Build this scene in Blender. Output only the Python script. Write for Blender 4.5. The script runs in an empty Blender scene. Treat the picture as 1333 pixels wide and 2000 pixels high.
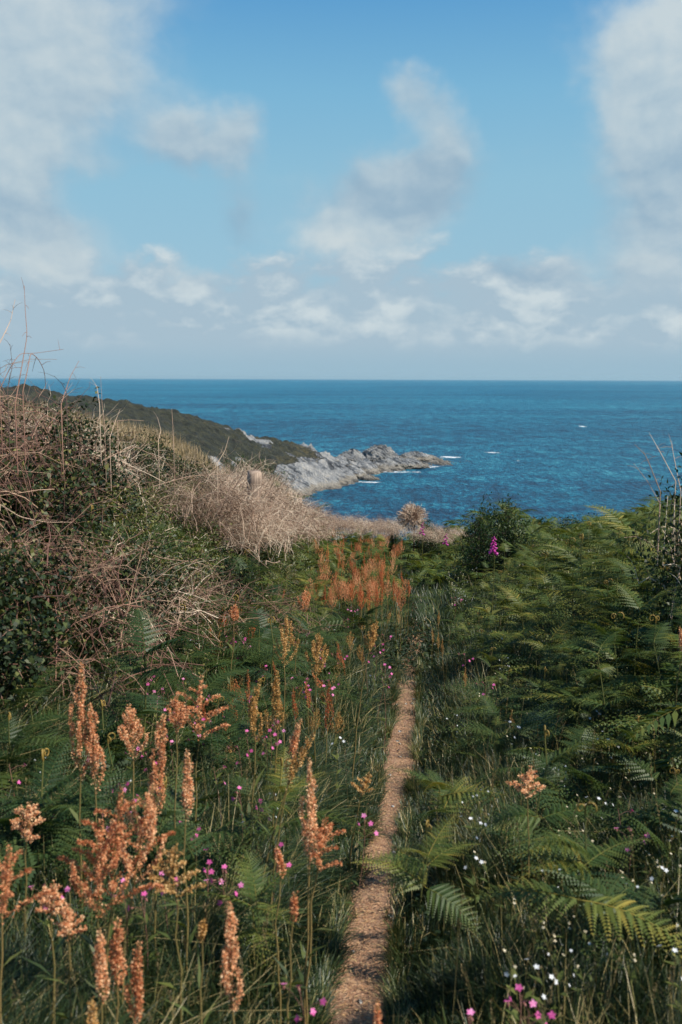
import bpy, math, random
import numpy as np
from mathutils import Vector, Matrix

R = math.radians
SC = bpy.context.scene
COL = SC.collection
rng = np.random.default_rng(7)
random.seed(7)

# ------------------------------------------------------------------ camera
EYE = 1.7
PITCH = R(7.62)
F = 1944.0
cam = bpy.data.cameras.new("camera")
cam.sensor_fit = 'VERTICAL'; cam.sensor_height = 36; cam.sensor_width = 24; cam.lens = 35
cam.clip_start = 0.05; cam.clip_end = 90000
cam.dof.use_dof = True; cam.dof.focus_distance = 9.5; cam.dof.aperture_fstop = 4.5
CAM = bpy.data.objects.new("camera", cam); COL.objects.link(CAM)
CAM.matrix_world = Matrix.Translation((0, 0, EYE)) @ Matrix.Rotation(R(90) - PITCH, 4, 'X') @ Matrix.Rotation(R(0.2), 4, 'Z')
SC.camera = CAM

# ------------------------------------------------------------------ light
SUN_AZ, SUN_EL = R(112), R(50)
SKY_STRENGTH = 0.10
SC.view_settings.view_transform = 'Standard'; SC.view_settings.look = 'None'
SC.view_settings.exposure = 0.42; SC.view_settings.gamma = 1.0
SC.view_settings.use_curve_mapping = False
SC.cycles.max_bounces = 6; SC.cycles.diffuse_bounces = 3; SC.cycles.glossy_bounces = 2
SC.cycles.transmission_bounces = 3; SC.cycles.volume_bounces = 0; SC.cycles.transparent_max_bounces = 8
SC.cycles.use_denoising = True
SUNV = Vector((math.sin(SUN_AZ) * math.cos(SUN_EL), math.cos(SUN_AZ) * math.cos(SUN_EL), math.sin(SUN_EL)))
sl = bpy.data.lights.new("sun", 'SUN'); sl.energy = 5.0; sl.angle = R(0.5); sl.color = (1.0, 0.93, 0.82)
so = bpy.data.objects.new("sun", sl); COL.objects.link(so); so.location = (30, 0, 60)
so.rotation_euler = SUNV.to_track_quat('Z', 'Y').to_euler()


class NT:
    """a few shortcuts for writing node trees"""
    def __init__(s, tree): s.t = tree; s.n = tree.nodes; s.l = tree.links
    def new(s, k, **kw):
        nd = s.n.new(k)
        for a, b in kw.items(): setattr(nd, a, b)
        return nd
    def set(s, sock, v):
        if isinstance(v, bpy.types.NodeSocket): s.l.new(v, sock)
        else:
            try: sock.default_value = v
            except Exception: sock.default_value = tuple(v)
    def m(s, op, a, b=0.0, c=0.0, clamp=False):
        nd = s.new('ShaderNodeMath', operation=op, use_clamp=clamp)
        s.set(nd.inputs[0], a); s.set(nd.inputs[1], b); s.set(nd.inputs[2], c)
        return nd.outputs[0]
    def v(s, op, a, b=(0, 0, 0)):
        nd = s.new('ShaderNodeVectorMath', operation=op)
        s.set(nd.inputs[0], a); s.set(nd.inputs[1], b)
        return nd.outputs['Value'] if op in ('DOT_PRODUCT', 'LENGTH') else nd.outputs[0]
    def vs(s, a, k):
        nd = s.new('ShaderNodeVectorMath', operation='SCALE'); s.set(nd.inputs[0], a); s.set(nd.inputs[3], k); return nd.outputs[0]
    def comb(s, x, y, z):
        nd = s.new('ShaderNodeCombineXYZ'); s.set(nd.inputs[0], x); s.set(nd.inputs[1], y); s.set(nd.inputs[2], z); return nd.outputs[0]
    def sep(s, a):
        nd = s.new('ShaderNodeSeparateXYZ'); s.set(nd.inputs[0], a); return nd.outputs
    def noise(s, vec, scale, detail=3, rough=0.5, col=False, dist=0.0):
        nd = s.new('ShaderNodeTexNoise'); s.set(nd.inputs['Vector'], vec)
        nd.inputs['Scale'].default_value = scale; nd.inputs['Detail'].default_value = detail
        nd.inputs['Roughness'].default_value = rough; nd.inputs['Distortion'].default_value = dist
        return nd.outputs['Color' if col else 'Fac']
    def sstep(s, x, a, b, lo=0.0, hi=1.0):
        nd = s.new('ShaderNodeMapRange', interpolation_type='SMOOTHSTEP')
        s.set(nd.inputs[0], x); nd.inputs[1].default_value = a; nd.inputs[2].default_value = b
        nd.inputs[3].default_value = lo; nd.inputs[4].default_value = hi
        return nd.outputs[0]
    def mix(s, f, a, b, mode='MIX'):
        nd = s.new('ShaderNodeMix', data_type='RGBA', blend_type=mode)
        s.set(nd.inputs[0], f); s.set(nd.inputs[6], c4(a)); s.set(nd.inputs[7], c4(b))
        return nd.outputs[2]
    def ramp(s, f, stops):
        nd = s.new('ShaderNodeValToRGB'); s.set(nd.inputs[0], f)
        el = nd.color_ramp.elements
        while len(el) < len(stops): el.new(0.5)
        for e, (p, c) in zip(el, stops): e.position = p; e.color = c4(c)
        return nd.outputs[0]


def c4(c):
    if isinstance(c, bpy.types.NodeSocket): return c
    return (c[0], c[1], c[2], 1.0)


def pixdir(px, py):
    """direction of the sight line through photo pixel (px, py) of 1333 x 2000"""
    d = Vector(((px - 666.5) / F, (1000 - py) / F, -1.0))
    return (CAM.matrix_world.to_3x3() @ d).normalized()


def azel(px, py):
    d = pixdir(px, py)
    return math.atan2(d.x, d.y), math.asin(d.z)


# ------------------------------------------------------------------ sky
world = bpy.data.worlds.new("World"); SC.world = world; world.use_nodes = True
W = NT(world.node_tree); W.n.clear()
sky = W.new('ShaderNodeTexSky', sky_type='NISHITA'); sky.sun_disc = False
sky.sun_elevation = SUN_EL; sky.sun_rotation = SUN_AZ; sky.altitude = 30
sky.air_density = 1.0; sky.dust_density = 0.6; sky.ozone_density = 2.0
gen = W.new('ShaderNodeTexCoord').outputs['Generated']
dn = W.v('NORMALIZE', gen)
dx, dy, dz = W.sep(dn)
AZ = W.m('ARCTAN2', dx, dy); EL = W.m('ARCSINE', dz)
base = W.comb(AZ, EL, 0.0)
wn = W.noise(W.v('ADD', base, (3.1, 1.7, 0.4)), 11.0, 4, 0.55, col=True)
warp = W.vs(W.v('SUBTRACT', wn, (0.5, 0.5, 0.5)), 0.055)
wn2 = W.noise(base, 45.0, 4, 0.6, col=True)
warp2 = W.vs(W.v('SUBTRACT', wn2, (0.5, 0.5, 0.5)), 0.022)
P = W.v('ADD', W.v('ADD', base, warp), warp2)
P = W.v('MULTIPLY', P, (1, 1, 0))
# cumulus lumps: photo x, y, half width, half height, thickness, brightness
BL = [(60, 90, 190, 130, 1.15, .78), (120, 170, 130, 90, .6, .70), (330, 15, 110, 45, .35, .45), (10, 320, 75, 55, 1.0, .9),
      (20, 400, 80, 55, .6, .2), (345, 262, 48, 55, .8, .62), (465, 245, 50, 55, .85, .66), (410, 305, 90, 38, .6, .5),
      (803, 170, 46, 46, .8, .72), (845, 230, 52, 50, .55, .66), (882, 285, 54, 50, .5, .62), (860, 355, 80, 50, .42, .32), (800, 330, 70, 60, .22, .55),
      (700, 385, 120, 55, .75, .38), (800, 350, 60, 45, .4, .5), (705, 465, 125, 42, 1.1, 1.0), (790, 400, 70, 40, .4, .15),
      (1275, 175, 120, 120, 1.2, .85), (1190, 130, 60, 60, .3, .8), (1300, 320, 110, 70, .7, .35), (1320, 60, 60, 60, .5, .8),
      (480, 415, 35, 55, .5, .1), (195, 318, 50, 20, .3, .5), (1040, 285, 30, 22, .25, .4),
      (30, 500, 120, 50, 1.0, .95), (110, 440, 70, 35, .45, .5), (360, 545, 70, 38, .6, .85), (560, 545, 120, 35, .4, .5),
      (1010, 525, 110, 30, .6, .15), (1260, 520, 120, 60, .9, .8), (1330, 430, 120, 40, .5, .25),
      (-250, 250, 200, 200, 1.0, .7), (1600, 250, 200, 220, 1.0, .7), (300, -250, 300, 110, .8, .7), (1100, -350, 250, 120, .9, .7)]
gs = None; ls = None
for (bx, by, rx, ry, th, br) in BL:
    a, e = azel(bx, by)
    q = W.v('MULTIPLY', W.v('SUBTRACT', P, (a, e, 0)), (F / rx / 1.12, F / ry / 1.12, 0))
    g = W.m('MULTIPLY', W.m('EXPONENT', W.m('MULTIPLY', W.v('DOT_PRODUCT', q, q), -1.0)), th)
    s_ = W.m('MULTIPLY_ADD', W.sep(q)[1], 0.22, br)
    l_ = W.m('MULTIPLY', g, s_)
    gs = g if gs is None else W.m('ADD', gs, g)
    ls = l_ if ls is None else W.m('ADD', ls, l_)
light = W.m('DIVIDE', ls, W.m('ADD', gs, 0.02))
def fbs(off):
    return W.noise(W.v('ADD', W.v('MULTIPLY', W.v('ADD', base, W.vs(warp, .5)), (1, 1.35, 1)), off), 11.0, 8, 0.50)
fb = fbs((0, 0, 0)); emb = W.m('SUBTRACT', fb, fbs((.006, .012, 0)))
cov = W.m('ADD', gs, W.m('MULTIPLY', W.m('SUBTRACT', fb, 0.5), 1.05))
al1 = W.sstep(cov, 0.20, 1.12)
# the low bank of cloud above the horizon
e_top = azel(666, 505)[1]; e_bot = azel(666, 700)[1]; e_hz = 0.0
elw = W.sep(P)[1]
def pfs(off):
    return W.noise(W.v('ADD', W.v('MULTIPLY', W.v('ADD', base, W.vs(warp, .6)), (1, 1.7, 1)), off), 13.0, 8, 0.52)
pf = pfs((.7, .2, 0)); emb2 = W.m('SUBTRACT', pf, pfs((.704, .2 + .016, 0)))
al2 = W.m('MULTIPLY', W.sstep(W.m('ADD', elw, W.m('MULTIPLY', W.m('SUBTRACT', pf, .5), -.16)), e_top + .016, e_top - .022), W.sstep(pf, 0.30, 0.55, 0.88, 1.0))
lowlight = W.m('MULTIPLY', W.m('ADD', W.m('MULTIPLY', W.sstep(pf, 0.46, 0.66), .75), W.m('MULTIPLY', emb2, 3.4), clamp=True), W.sstep(elw, e_bot + .000, e_bot + .035))
hzlow = W.sstep(EL, e_bot + .022, e_bot - .012)       # below this only hazy air
ccol = W.ramp(W.m('ADD', W.m('MULTIPLY', light, 1.0), W.m('MULTIPLY', emb, 1.7)),
              [(0.0, (.25, .39, .52)), (0.35, (.33, .46, .57)), (0.7, (.46, .57, .64)), (1.0, (.58, .66, .69))])
lcol = W.mix(lowlight, (.385, .51, .605), (.58, .67, .71))
lcol = W.mix(hzlow, lcol, (.33, .49, .60))
skc = W.ramp(W.m('DIVIDE', EL, 1.5708, clamp=True),
             [(0.0, (.34, .53, .66)), (0.12, (.28, .545, .70)), (0.17, (.20, .49, .71)), (0.23, (.085, .34, .66)), (0.30, (.04, .25, .58)), (0.45, (.05, .22, .50)), (1.0, (.04, .16, .40))])
nish = W.vs(sky.outputs[0], SKY_STRENGTH)
clear = W.mix(0.8, nish, skc)
c = W.mix(al2, clear, lcol)
c = W.mix(W.m('MULTIPLY', hzlow, 0.9), c, lcol)
c = W.mix(W.m('MULTIPLY', al1, W.m('SUBTRACT', 0.93, W.m('MULTIPLY', hzlow, 0.7))), c, ccol)
bg = W.new('ShaderNodeBackground'); W.l.new(W.vs(c, .76 / SKY_STRENGTH), bg.inputs[0]); bg.inputs[1].default_value = SKY_STRENGTH
out = W.new('ShaderNodeOutputWorld'); W.l.new(bg.outputs[0], out.inputs[0])

# ------------------------------------------------------------------ mesh helpers
def tag(o, label=None, cat=None, group=None, kind=None):
    if label: o['label'] = label
    if cat: o['category'] = cat
    if group: o['group'] = group
    if kind: o['kind'] = kind
    return o


class MB:
    """collects quads and their tints, builds ONE mesh"""
    def __init__(s): s.V = []; s.Q = []; s.T = []; s.n = 0
    def add(s, V, Q, t):
        V = np.asarray(V, float).reshape(-1, 3); Q = np.asarray(Q, int)
        s.V.append(V); s.Q.append(Q + s.n); s.n += len(V)
        s.T.append(np.broadcast_to(np.asarray(t, float), (len(V),)).copy())
    def merge(s, o, M=None):
        V = np.concatenate(o.V); Q = np.concatenate(o.Q); T = np.concatenate(o.T)
        if M is not None:
            A = np.array(M); V = V @ A[:3, :3].T + A[:3, 3]
        s.add(V, Q, T)
    def mesh(s, name, mat, smooth=False):
        me = bpy.data.meshes.new(name)
        V = np.concatenate(s.V); Q = np.concatenate(s.Q); T = np.concatenate(s.T)
        me.vertices.add(len(V)); me.vertices.foreach_set('co', V.astype(np.float32).ravel())
        me.loops.add(Q.size); me.loops.foreach_set('vertex_index', Q.astype(np.int32).ravel())
        me.polygons.add(len(Q)); me.polygons.foreach_set('loop_start', np.arange(0, Q.size, 4, dtype=np.int32))
        if smooth: me.polygons.foreach_set('use_smooth', np.ones(len(Q), bool))
        at = me.attributes.new('tint', 'FLOAT', 'POINT'); at.data.foreach_set('value', T.astype(np.float32))
        me.update(calc_edges=True); me.materials.append(mat)
        return me
    def build(s, name, mat, parent=None, smooth=False):
        o = bpy.data.objects.new(name, s.mesh(name, mat, smooth)); COL.objects.link(o)
        if parent: o.parent = parent
        return o


def empty(name, loc=(0, 0, 0)):
    o = bpy.data.objects.new(name, None); COL.objects.link(o); o.location = loc; o.empty_display_size = 0.1
    return o


def unit(a): return a / np.maximum(np.linalg.norm(a, axis=-1, keepdims=True), 1e-9)


def leaves(mb, C, D, N, L, Wd, t, fold=0.25):
    """diamond leaves: base C, direction D, normal N (arrays), length L, width Wd"""
    C = np.asarray(C, float); n = len(C)
    D = unit(D); S = unit(np.cross(N, D)); N = np.cross(D, S)
    L = np.broadcast_to(L, (n,))[:, None]; Wd = np.broadcast_to(Wd, (n,))[:, None]
    V = np.stack([C, C + D * L * .42 + S * Wd * .5 + N * Wd * fold, C + D * L - N * L * .12, C + D * L * .42 - S * Wd * .5 + N * Wd * fold], 1)
    Q = np.arange(n * 4).reshape(n, 4)
    mb.add(V.reshape(-1, 3), Q, np.repeat(np.broadcast_to(t, (n,)), 4))


def tube(mb, pts, rad, sides=4, t=0.5):
    pts = np.asarray(pts, float); n = len(pts)
    rad = np.broadcast_to(rad, (n,))
    T = unit(np.gradient(pts, axis=0))
    ref = np.array([0.0, 0, 1]) if abs(T[0][2]) < .9 else np.array([1.0, 0, 0])
    A = unit(np.cross(T, ref)); B = np.cross(T, A)
    an = np.arange(sides) * 2 * math.pi / sides
    V = pts[:, None] + rad[:, None, None] * (A[:, None] * np.cos(an)[None, :, None] + B[:, None] * np.sin(an)[None, :, None])
    i = np.arange(n - 1)[:, None] * sides; j = np.arange(sides)[None]; k = (j + 1) % sides
    Q = np.stack([i + j, i + k, i + k + sides, i + j + sides], -1).reshape(-1, 4)
    mb.add(V.reshape(-1, 3), Q, t)


def curve(p0, p1, n=6, bow=(0, 0, 0), jit=0.0):
    s = np.linspace(0, 1, n)[:, None]
    p = np.array(p0) * (1 - s) + np.array(p1) * s + np.array(bow) * (4 * s * (1 - s))
    if jit: p[1:] += rng.normal(0, jit, (n - 1, 3))
    return p


def sm(x, a, b):
    t = np.clip((x - a) / (b - a), 0, 1); return t * t * (3 - 2 * t)


def hash2(i, j, s=0):
    v = np.sin(i * 127.1 + j * 311.7 + s * 74.7) * 43758.5453
    return v - np.floor(v)


def vnoise(x, y, s=0):
    xi = np.floor(x); yi = np.floor(y); u = x - xi; v = y - yi
    u = u * u * (3 - 2 * u); v = v * v * (3 - 2 * v)
    return (hash2(xi, yi, s) * (1 - u) + hash2(xi + 1, yi, s) * u) * (1 - v) + (hash2(xi, yi + 1, s) * (1 - u) + hash2(xi + 1, yi + 1, s) * u) * v


def fbm(x, y, o=4, s=0):
    a = 1; f = 1; r = 0; w = 0
    for k in range(o):
        r = r + a * vnoise(x * f, y * f, s + k); w += a; a *= .5; f *= 2.03
    return r / w


# ------------------------------------------------------------------ terrain heights
SEA = EYE - 40.0
PY = np.array([-4, 1.5, 2.8, 3.6, 4.6, 5.6, 6.6, 7.6, 8.8, 10.5, 13, 16, 20, 26])
PX = np.array([-.12, .0, .05, .115, .235, .35, .45, .52, .64, .84, 1.02, 1.05, 1.1, 1.2])


def xpath(y): return np.interp(y, PY, PX)


def ground(x, y, fine=True):
    x = np.asarray(x, float); y = np.asarray(y, float)
    z = -0.09 * y
    o = x - xpath(y)
    z = z + 1.15 * sm(-o, 0.9, 2.8) + 1.0 * sm(-o, 2.8, 8.0)
    z = z + .6 * sm(-o, 3, 7) * sm(y, 10, 18)
    z = z + 0.42 * sm(o, 0.6, 2.6) + .3 * sm(o, 3, 9)
    edge = 21.0 + np.maximum(0, -x - 1.0) * 2.6 + 1.2 * (fbm(x * .3, y * 0 + 2) - .5)
    d = y - edge
    z = z - np.where(d > 0, 0.9 * d + .02 * d * d, 0)
    if fine:
        z = z + .10 * (fbm(x * 1.3, y * 1.3, 3, 5) - .5) * sm(np.abs(o), .2, .8) + .035 * (fbm(x * 5, y * 5, 3, 9) - .5)
        z = z - .03 * (1 - sm(np.abs(o), .08, .3))
    return np.maximum(z, SEA - 6)


def gz(x, y): return float(ground(np.array([x]), np.array([y]))[0])


def hit(px, py, hh=0.0):
    """where the sight line through a photo pixel meets the plants' tops (hh above the ground)"""
    d = pixdir(px, py); d = d / d.y
    ys = np.linspace(1.6, 26, 1200)
    zz = EYE + ys * d.z; g = ground(ys * d.x, ys, False) + hh
    k = np.nonzero(zz < g)[0]
    if len(k) == 0: return None
    y = ys[k[0]]
    return (float(y * d.x), float(y), float(EYE + y * d.z))


def atd(px, py, y):
    d = pixdir(px, py); d = d / d.y
    return Vector((d.x * y, y, EYE + d.z * y))


CI = CAM.matrix_world.inverted()
def proj(x, y, z):
    p = CI @ Vector((x, y, z))
    if p.z > -.1: return (-9999, -9999)
    return (666.5 + F * p.x / -p.z, 1000 - F * p.y / -p.z)


# ------------------------------------------------------------------ materials
def mat(name):
    m = bpy.data.materials.new(name); m.use_nodes = True
    n = NT(m.node_tree); n.n.clear()
    n.o = n.new('ShaderNodeOutputMaterial'); return m, n


def leafmat(name, stops, transl=.3, rough=.5, spec=.3, hue=.5, var=.35, tcol=None):
    m, n = mat(name)
    t = n.new('ShaderNodeAttribute', attribute_name='tint').outputs['Fac']
    r = n.new('ShaderNodeObjectInfo').outputs['Random']
    pos = n.new('ShaderNodeNewGeometry').outputs['Position']
    k = n.m('ADD', t, n.m('MULTIPLY', n.m('SUBTRACT', r, .5), var))
    k = n.m('ADD', k, n.m('MULTIPLY', n.m('SUBTRACT', n.noise(pos, 1.7, 2), .5), .35))
    col = n.ramp(k, stops)
    pr = n.new('ShaderNodeBsdfPrincipled'); n.l.new(col, pr.inputs['Base Color'])
    pr.inputs['Roughness'].default_value = rough; pr.inputs['Specular IOR Level'].default_value = spec
    sh = pr.outputs[0]
    if transl:
        tr = n.new('ShaderNodeBsdfTranslucent')
        n.l.new(n.mix(1.0, col, tcol or (1.35, 1.25, .6), 'MULTIPLY'), tr.inputs[0])
        mx = n.new('ShaderNodeMixShader'); mx.inputs[0].default_value = transl
        n.l.new(sh, mx.inputs[1]); n.l.new(tr.outputs[0], mx.inputs[2]); sh = mx.outputs[0]
    n.l.new(sh, n.o.inputs[0])
    return m


M = {}
M['grass'] = leafmat('grass_blades', [(0, (.006, .013, .008)), (.35, (.020, .042, .019)), (.62, (.050, .082, .028)), (.85, (.13, .15, .045)), (1, (.38, .30, .13))], .2, .42, .45)  # straw blades at the light end; shade and sun highlights also put into colour
M['fern'] = leafmat('bracken_leaf', [(0, (.018, .038, .013)), (.4, (.050, .088, .022)), (.72, (.12, .145, .030)), (1, (.30, .24, .05))], .24, .5, .3, var=.42)
M['fern_dark'] = leafmat('shaded_bracken_leaf', [(0, (.012, .030, .014)), (.5, (.032, .066, .022)), (1, (.085, .115, .028))], .3, .5, .3)  # darker copy of the bracken leaf, shade put into its colour
M['fernstem'] = leafmat('bracken_stem', [(0, (.05, .07, .02)), (1, (.20, .19, .06))], 0, .5)
M['fiddle'] = leafmat('young_bracken', [(0, (.16, .12, .03)), (1, (.38, .25, .06))], .15, .5)
M['bramble'] = leafmat('bramble_leaf', [(0, (.006, .014, .007)), (.5, (.022, .040, .016)), (.8, (.070, .090, .026)), (1, (.19, .18, .06))], .2, .5, .25)  # lightest stops put sunlit leaf specks into the colour
M['sprig'] = leafmat('light_leaf', [(0, (.03, .05, .014)), (.5, (.09, .115, .025)), (1, (.26, .22, .06))], .25, .45, .4)
M['twig'] = leafmat('dry_twig', [(0, (.08, .045, .028)), (.35, (.28, .18, .125)), (.7, (.54, .395, .29)), (1, (.80, .66, .50))], 0, .75, .2, var=.45)
M['redtwig'] = leafmat('red_brown_stem', [(0, (.07, .035, .028)), (.6, (.25, .125, .09)), (1, (.46, .30, .20))], 0, .6, .3, var=.2)
M['darktwig'] = leafmat('dark_twig', [(0, (.03, .022, .02)), (1, (.13, .09, .07))], 0, .7, .2)
M['seed'] = leafmat('dock_seed', [(0, (.38, .115, .045)), (.3, (.64, .265, .12)), (.65, (.83, .45, .23)), (1, (.92, .66, .40))], .35, .6, .2, var=.45, tcol=(1.2, .9, .7))
M['seedpale'] = leafmat('ochre_dock_seed', [(0, (.30, .15, .04)), (.5, (.55, .31, .10)), (1, (.74, .52, .26))], .3, .6, .2, var=.3, tcol=(1.2, 1, .7))
M['seedred'] = leafmat('red_dock_seed', [(0, (.26, .045, .018)), (.4, (.52, .12, .045)), (.8, (.72, .28, .11)), (1, (.80, .42, .18))], .3, .6, .2, var=.5, tcol=(1.2, .9, .7))
M['dockstem'] = leafmat('dock_stem', [(0, (.10, .10, .03)), (1, (.30, .20, .08))], 0, .5)
M['pink'] = leafmat('pink_petal', [(0, (.50, .06, .22)), (.6, (.72, .14, .40)), (1, (.85, .36, .60))], .3, .5, .2, var=.6, tcol=(1.1, .9, 1))
M['magenta'] = leafmat('foxglove_bell', [(0, (.38, .02, .22)), (.6, (.62, .07, .40)), (1, (.80, .25, .60))], .3, .45, .3, tcol=(1.1, .9, 1))
M['white'] = leafmat('white_petal', [(0, (.55, .58, .60)), (1, (.85, .86, .86))], .3, .5, .2, tcol=(1, 1, 1))
M['cream'] = leafmat('cream_petal', [(0, (.42, .34, .20)), (1, (.75, .68, .50))], .25, .5, .2, tcol=(1, 1, .9))
M['calyx'] = leafmat('calyx', [(0, (.12, .04, .04)), (1, (.26, .11, .08))], 0, .5)
M['straw'] = leafmat('straw', [(0, (.09, .045, .022)), (.5, (.34, .18, .085)), (1, (.60, .40, .20))], .1, .6, .3)
M['hay'] = leafmat('grass_seed_head', [(0, (.14, .13, .05)), (.6, (.30, .22, .11)), (1, (.48, .36, .22))], .3, .6, .2, tcol=(1.1, 1, .8))


def soilmat():
    m, n = mat('bank_soil')
    pos = n.new('ShaderNodeNewGeometry').outputs['Position']
    a = n.noise(pos, 5, 6, .6); b = n.noise(pos, 40, 4, .6)
    col = n.mix(n.sstep(a, .4, .6), (.035, .028, .018), (.028, .042, .02))
    pr = n.new('ShaderNodeBsdfPrincipled'); n.l.new(n.mix(n.m('MULTIPLY', b, .5), col, (.06, .045, .025)), pr.inputs['Base Color'])
    pr.inputs['Roughness'].default_value = .9
    bp = n.new('ShaderNodeBump'); bp.inputs['Strength'].default_value = .8; bp.inputs['Distance'].default_value = .03
    n.l.new(b, bp.inputs['Height']); n.l.new(bp.outputs[0], pr.inputs['Normal'])
    n.l.new(pr.outputs[0], n.o.inputs[0]); return m


def pathmat():
    m, n = mat('trodden_earth')
    pos = n.new('ShaderNodeNewGeometry').outputs['Position']
    st = n.v('MULTIPLY', pos, (1, 1.6, 1))
    a = n.noise(pos, 6, 5, .6); b = n.noise(st, 70, 5, .7); v = n.new('ShaderNodeTexVoronoi'); v.inputs['Scale'].default_value = 95
    n.l.new(n.v('MULTIPLY', pos, (1, 2.2, 1)), v.inputs['Vector'])
    col = n.mix(n.sstep(a, .3, .7), (.235, .113, .060), (.42, .225, .122))
    col = n.mix(n.sstep(b, .42, .7), col, (.57, .37, .22))
    col = n.mix(n.sstep(v.outputs['Distance'], .25, .05), col, (.10, .058, .04))
    pr = n.new('ShaderNodeBsdfPrincipled'); n.l.new(col, pr.inputs['Base Color']); pr.inputs['Roughness'].default_value = .8
    bp = n.new('ShaderNodeBump'); bp.inputs['Strength'].default_value = .9; bp.inputs['Distance'].default_value = .012
    n.l.new(n.m('ADD', b, v.outputs['Distance']), bp.inputs['Height']); n.l.new(bp.outputs[0], pr.inputs['Normal'])
    n.l.new(pr.outputs[0], n.o.inputs[0]); return m


def woodmat():
    m, n = mat('weathered_post_wood')
    oc = n.new('ShaderNodeTexCoord').outputs['Object']
    g = n.noise(n.v('MULTIPLY', oc, (60, 60, 3)), 1, 5, .6); d = n.noise(oc, 8, 3)
    col = n.ramp(n.m('ADD', g, n.m('MULTIPLY', n.m('SUBTRACT', d, .5), .5)), [(.25, (.11, .075, .055)), (.5, (.30, .22, .165)), (.75, (.46, .35, .26))])
    pr = n.new('ShaderNodeBsdfPrincipled'); n.l.new(col, pr.inputs['Base Color']); pr.inputs['Roughness'].default_value = .8
    bp = n.new('ShaderNodeBump'); bp.inputs['Strength'].default_value = .7; bp.inputs['Distance'].default_value = .01
    n.l.new(g, bp.inputs['Height']); n.l.new(bp.outputs[0], pr.inputs['Normal'])
    n.l.new(pr.outputs[0], n.o.inputs[0]); return m


def rockcol(n, pos):
    """grey slate with tilted beds"""
    w = n.v('ADD', pos, n.vs(n.noise(pos, .12, 4, .6, col=True), 5.0))
    bed = n.v('DOT_PRODUCT', w, (.55, .10, .83))
    stp = n.comb(n.m('MULTIPLY', bed, 1.0), n.m('MULTIPLY', n.sep(w)[0], .12), n.m('MULTIPLY', n.sep(w)[1], .12))
    s1 = n.noise(stp, 1.3, 6, .65); s2 = n.noise(pos, .5, 5, .65); s3 = n.noise(stp, .45, 3, .5)
    z = n.sep(pos)[2]
    col = n.ramp(n.m('ADD', n.m('ADD', n.m('MULTIPLY', s1, .42), n.m('MULTIPLY', s3, .30)), n.m('MULTIPLY', n.noise(pos, .16, 4, .55), .28)), [(.40, (.018, .020, .025)), (.455, (.085, .095, .105)), (.50, (.25, .26, .265)), (.62, (.52, .50, .46))])  # dark cracks, plus shadow lines along the beds put into the colour
    col = n.mix(n.sstep(s2, .56, .68, 0, .6), col, (.36, .31, .23))
    wet = n.m('MULTIPLY', n.sstep(n.m('ADD', z, n.m('MULTIPLY', s2, 2.4)), SEA + 2.6, SEA + 1.6), n.sstep(s1, .38, .56))
    band = n.sstep(n.m('ADD', z, n.m('MULTIPLY', s2, 3.0)), SEA + 4.2, SEA + 3.0)
    col = n.mix(n.m('MULTIPLY', band, .6), col, (.33, .28, .20))
    col = n.mix(n.m('MULTIPLY', wet, .9), col, (.03, .028, .025))
    return col, s1, s2


def rockmat():
    m, n = mat('grey_slate_rock')
    pos = n.new('ShaderNodeNewGeometry').outputs['Position']
    col, s1, s2 = rockcol(n, pos)
    pr = n.new('ShaderNodeBsdfPrincipled'); n.l.new(col, pr.inputs['Base Color']); pr.inputs['Roughness'].default_value = .75
    bp = n.new('ShaderNodeBump'); bp.inputs['Strength'].default_value = 1; bp.inputs['Distance'].default_value = 3.5
    n.l.new(n.m('ADD', s1, n.m('MULTIPLY', s2, .6)), bp.inputs['Height']); n.l.new(bp.outputs[0], pr.inputs['Normal'])
    n.l.new(pr.outputs[0], n.o.inputs[0]); return m


def hillmat():
    m, n = mat('headland_scrub_and_slate')
    g = n.new('ShaderNodeNewGeometry'); pos = g.outputs['Position']
    t = n.new('ShaderNodeAttribute', attribute_name='tint').outputs['Fac']
    rc, s1, s2 = rockcol(n, pos)
    a = n.noise(pos, .045, 5, .6); b = n.noise(pos, .35, 6, .7); d = n.noise(pos, 1.2, 4, .7)
    veg = n.ramp(n.m('ADD', n.m('MULTIPLY', b, .7), n.m('MULTIPLY', d, .3)), [(.32, (.004, .006, .005)), (.46, (.012, .016, .009)), (.56, (.034, .037, .017)), (.68, (.085, .070, .036))])
    x = n.sep(pos)[0]
    warm = n.m('MULTIPLY', n.sstep(n.m('ADD', x, n.m('MULTIPLY', a, 40)), -8, 14), n.sstep(b, .40, .62))
    veg = n.mix(n.m('MULTIPLY', warm, .7), veg, (.13, .10, .04))
    veg = n.mix(n.sstep(n.noise(pos, .12, 4, .6), .60, .70, 0, .35), veg, (.07, .055, .035))
    nz = n.sep(g.outputs['Normal'])[2]
    rk = n.sstep(n.m('ADD', t, n.m('MULTIPLY', n.m('SUBTRACT', b, .5), .9)), .42, .58)
    col = n.mix(rk, veg, rc)
    pr = n.new('ShaderNodeBsdfPrincipled'); n.l.new(col, pr.inputs['Base Color']); pr.inputs['Roughness'].default_value = .85
    bp = n.new('ShaderNodeBump'); bp.inputs['Strength'].default_value = 1; bp.inputs['Distance'].default_value = 1.5
    n.l.new(n.m('ADD', n.m('MULTIPLY', s1, rk), n.m('MULTIPLY', d, 1.0)), bp.inputs['Height']); n.l.new(bp.outputs[0], pr.inputs['Normal'])
    n.l.new(pr.outputs[0], n.o.inputs[0]); return m


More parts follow.
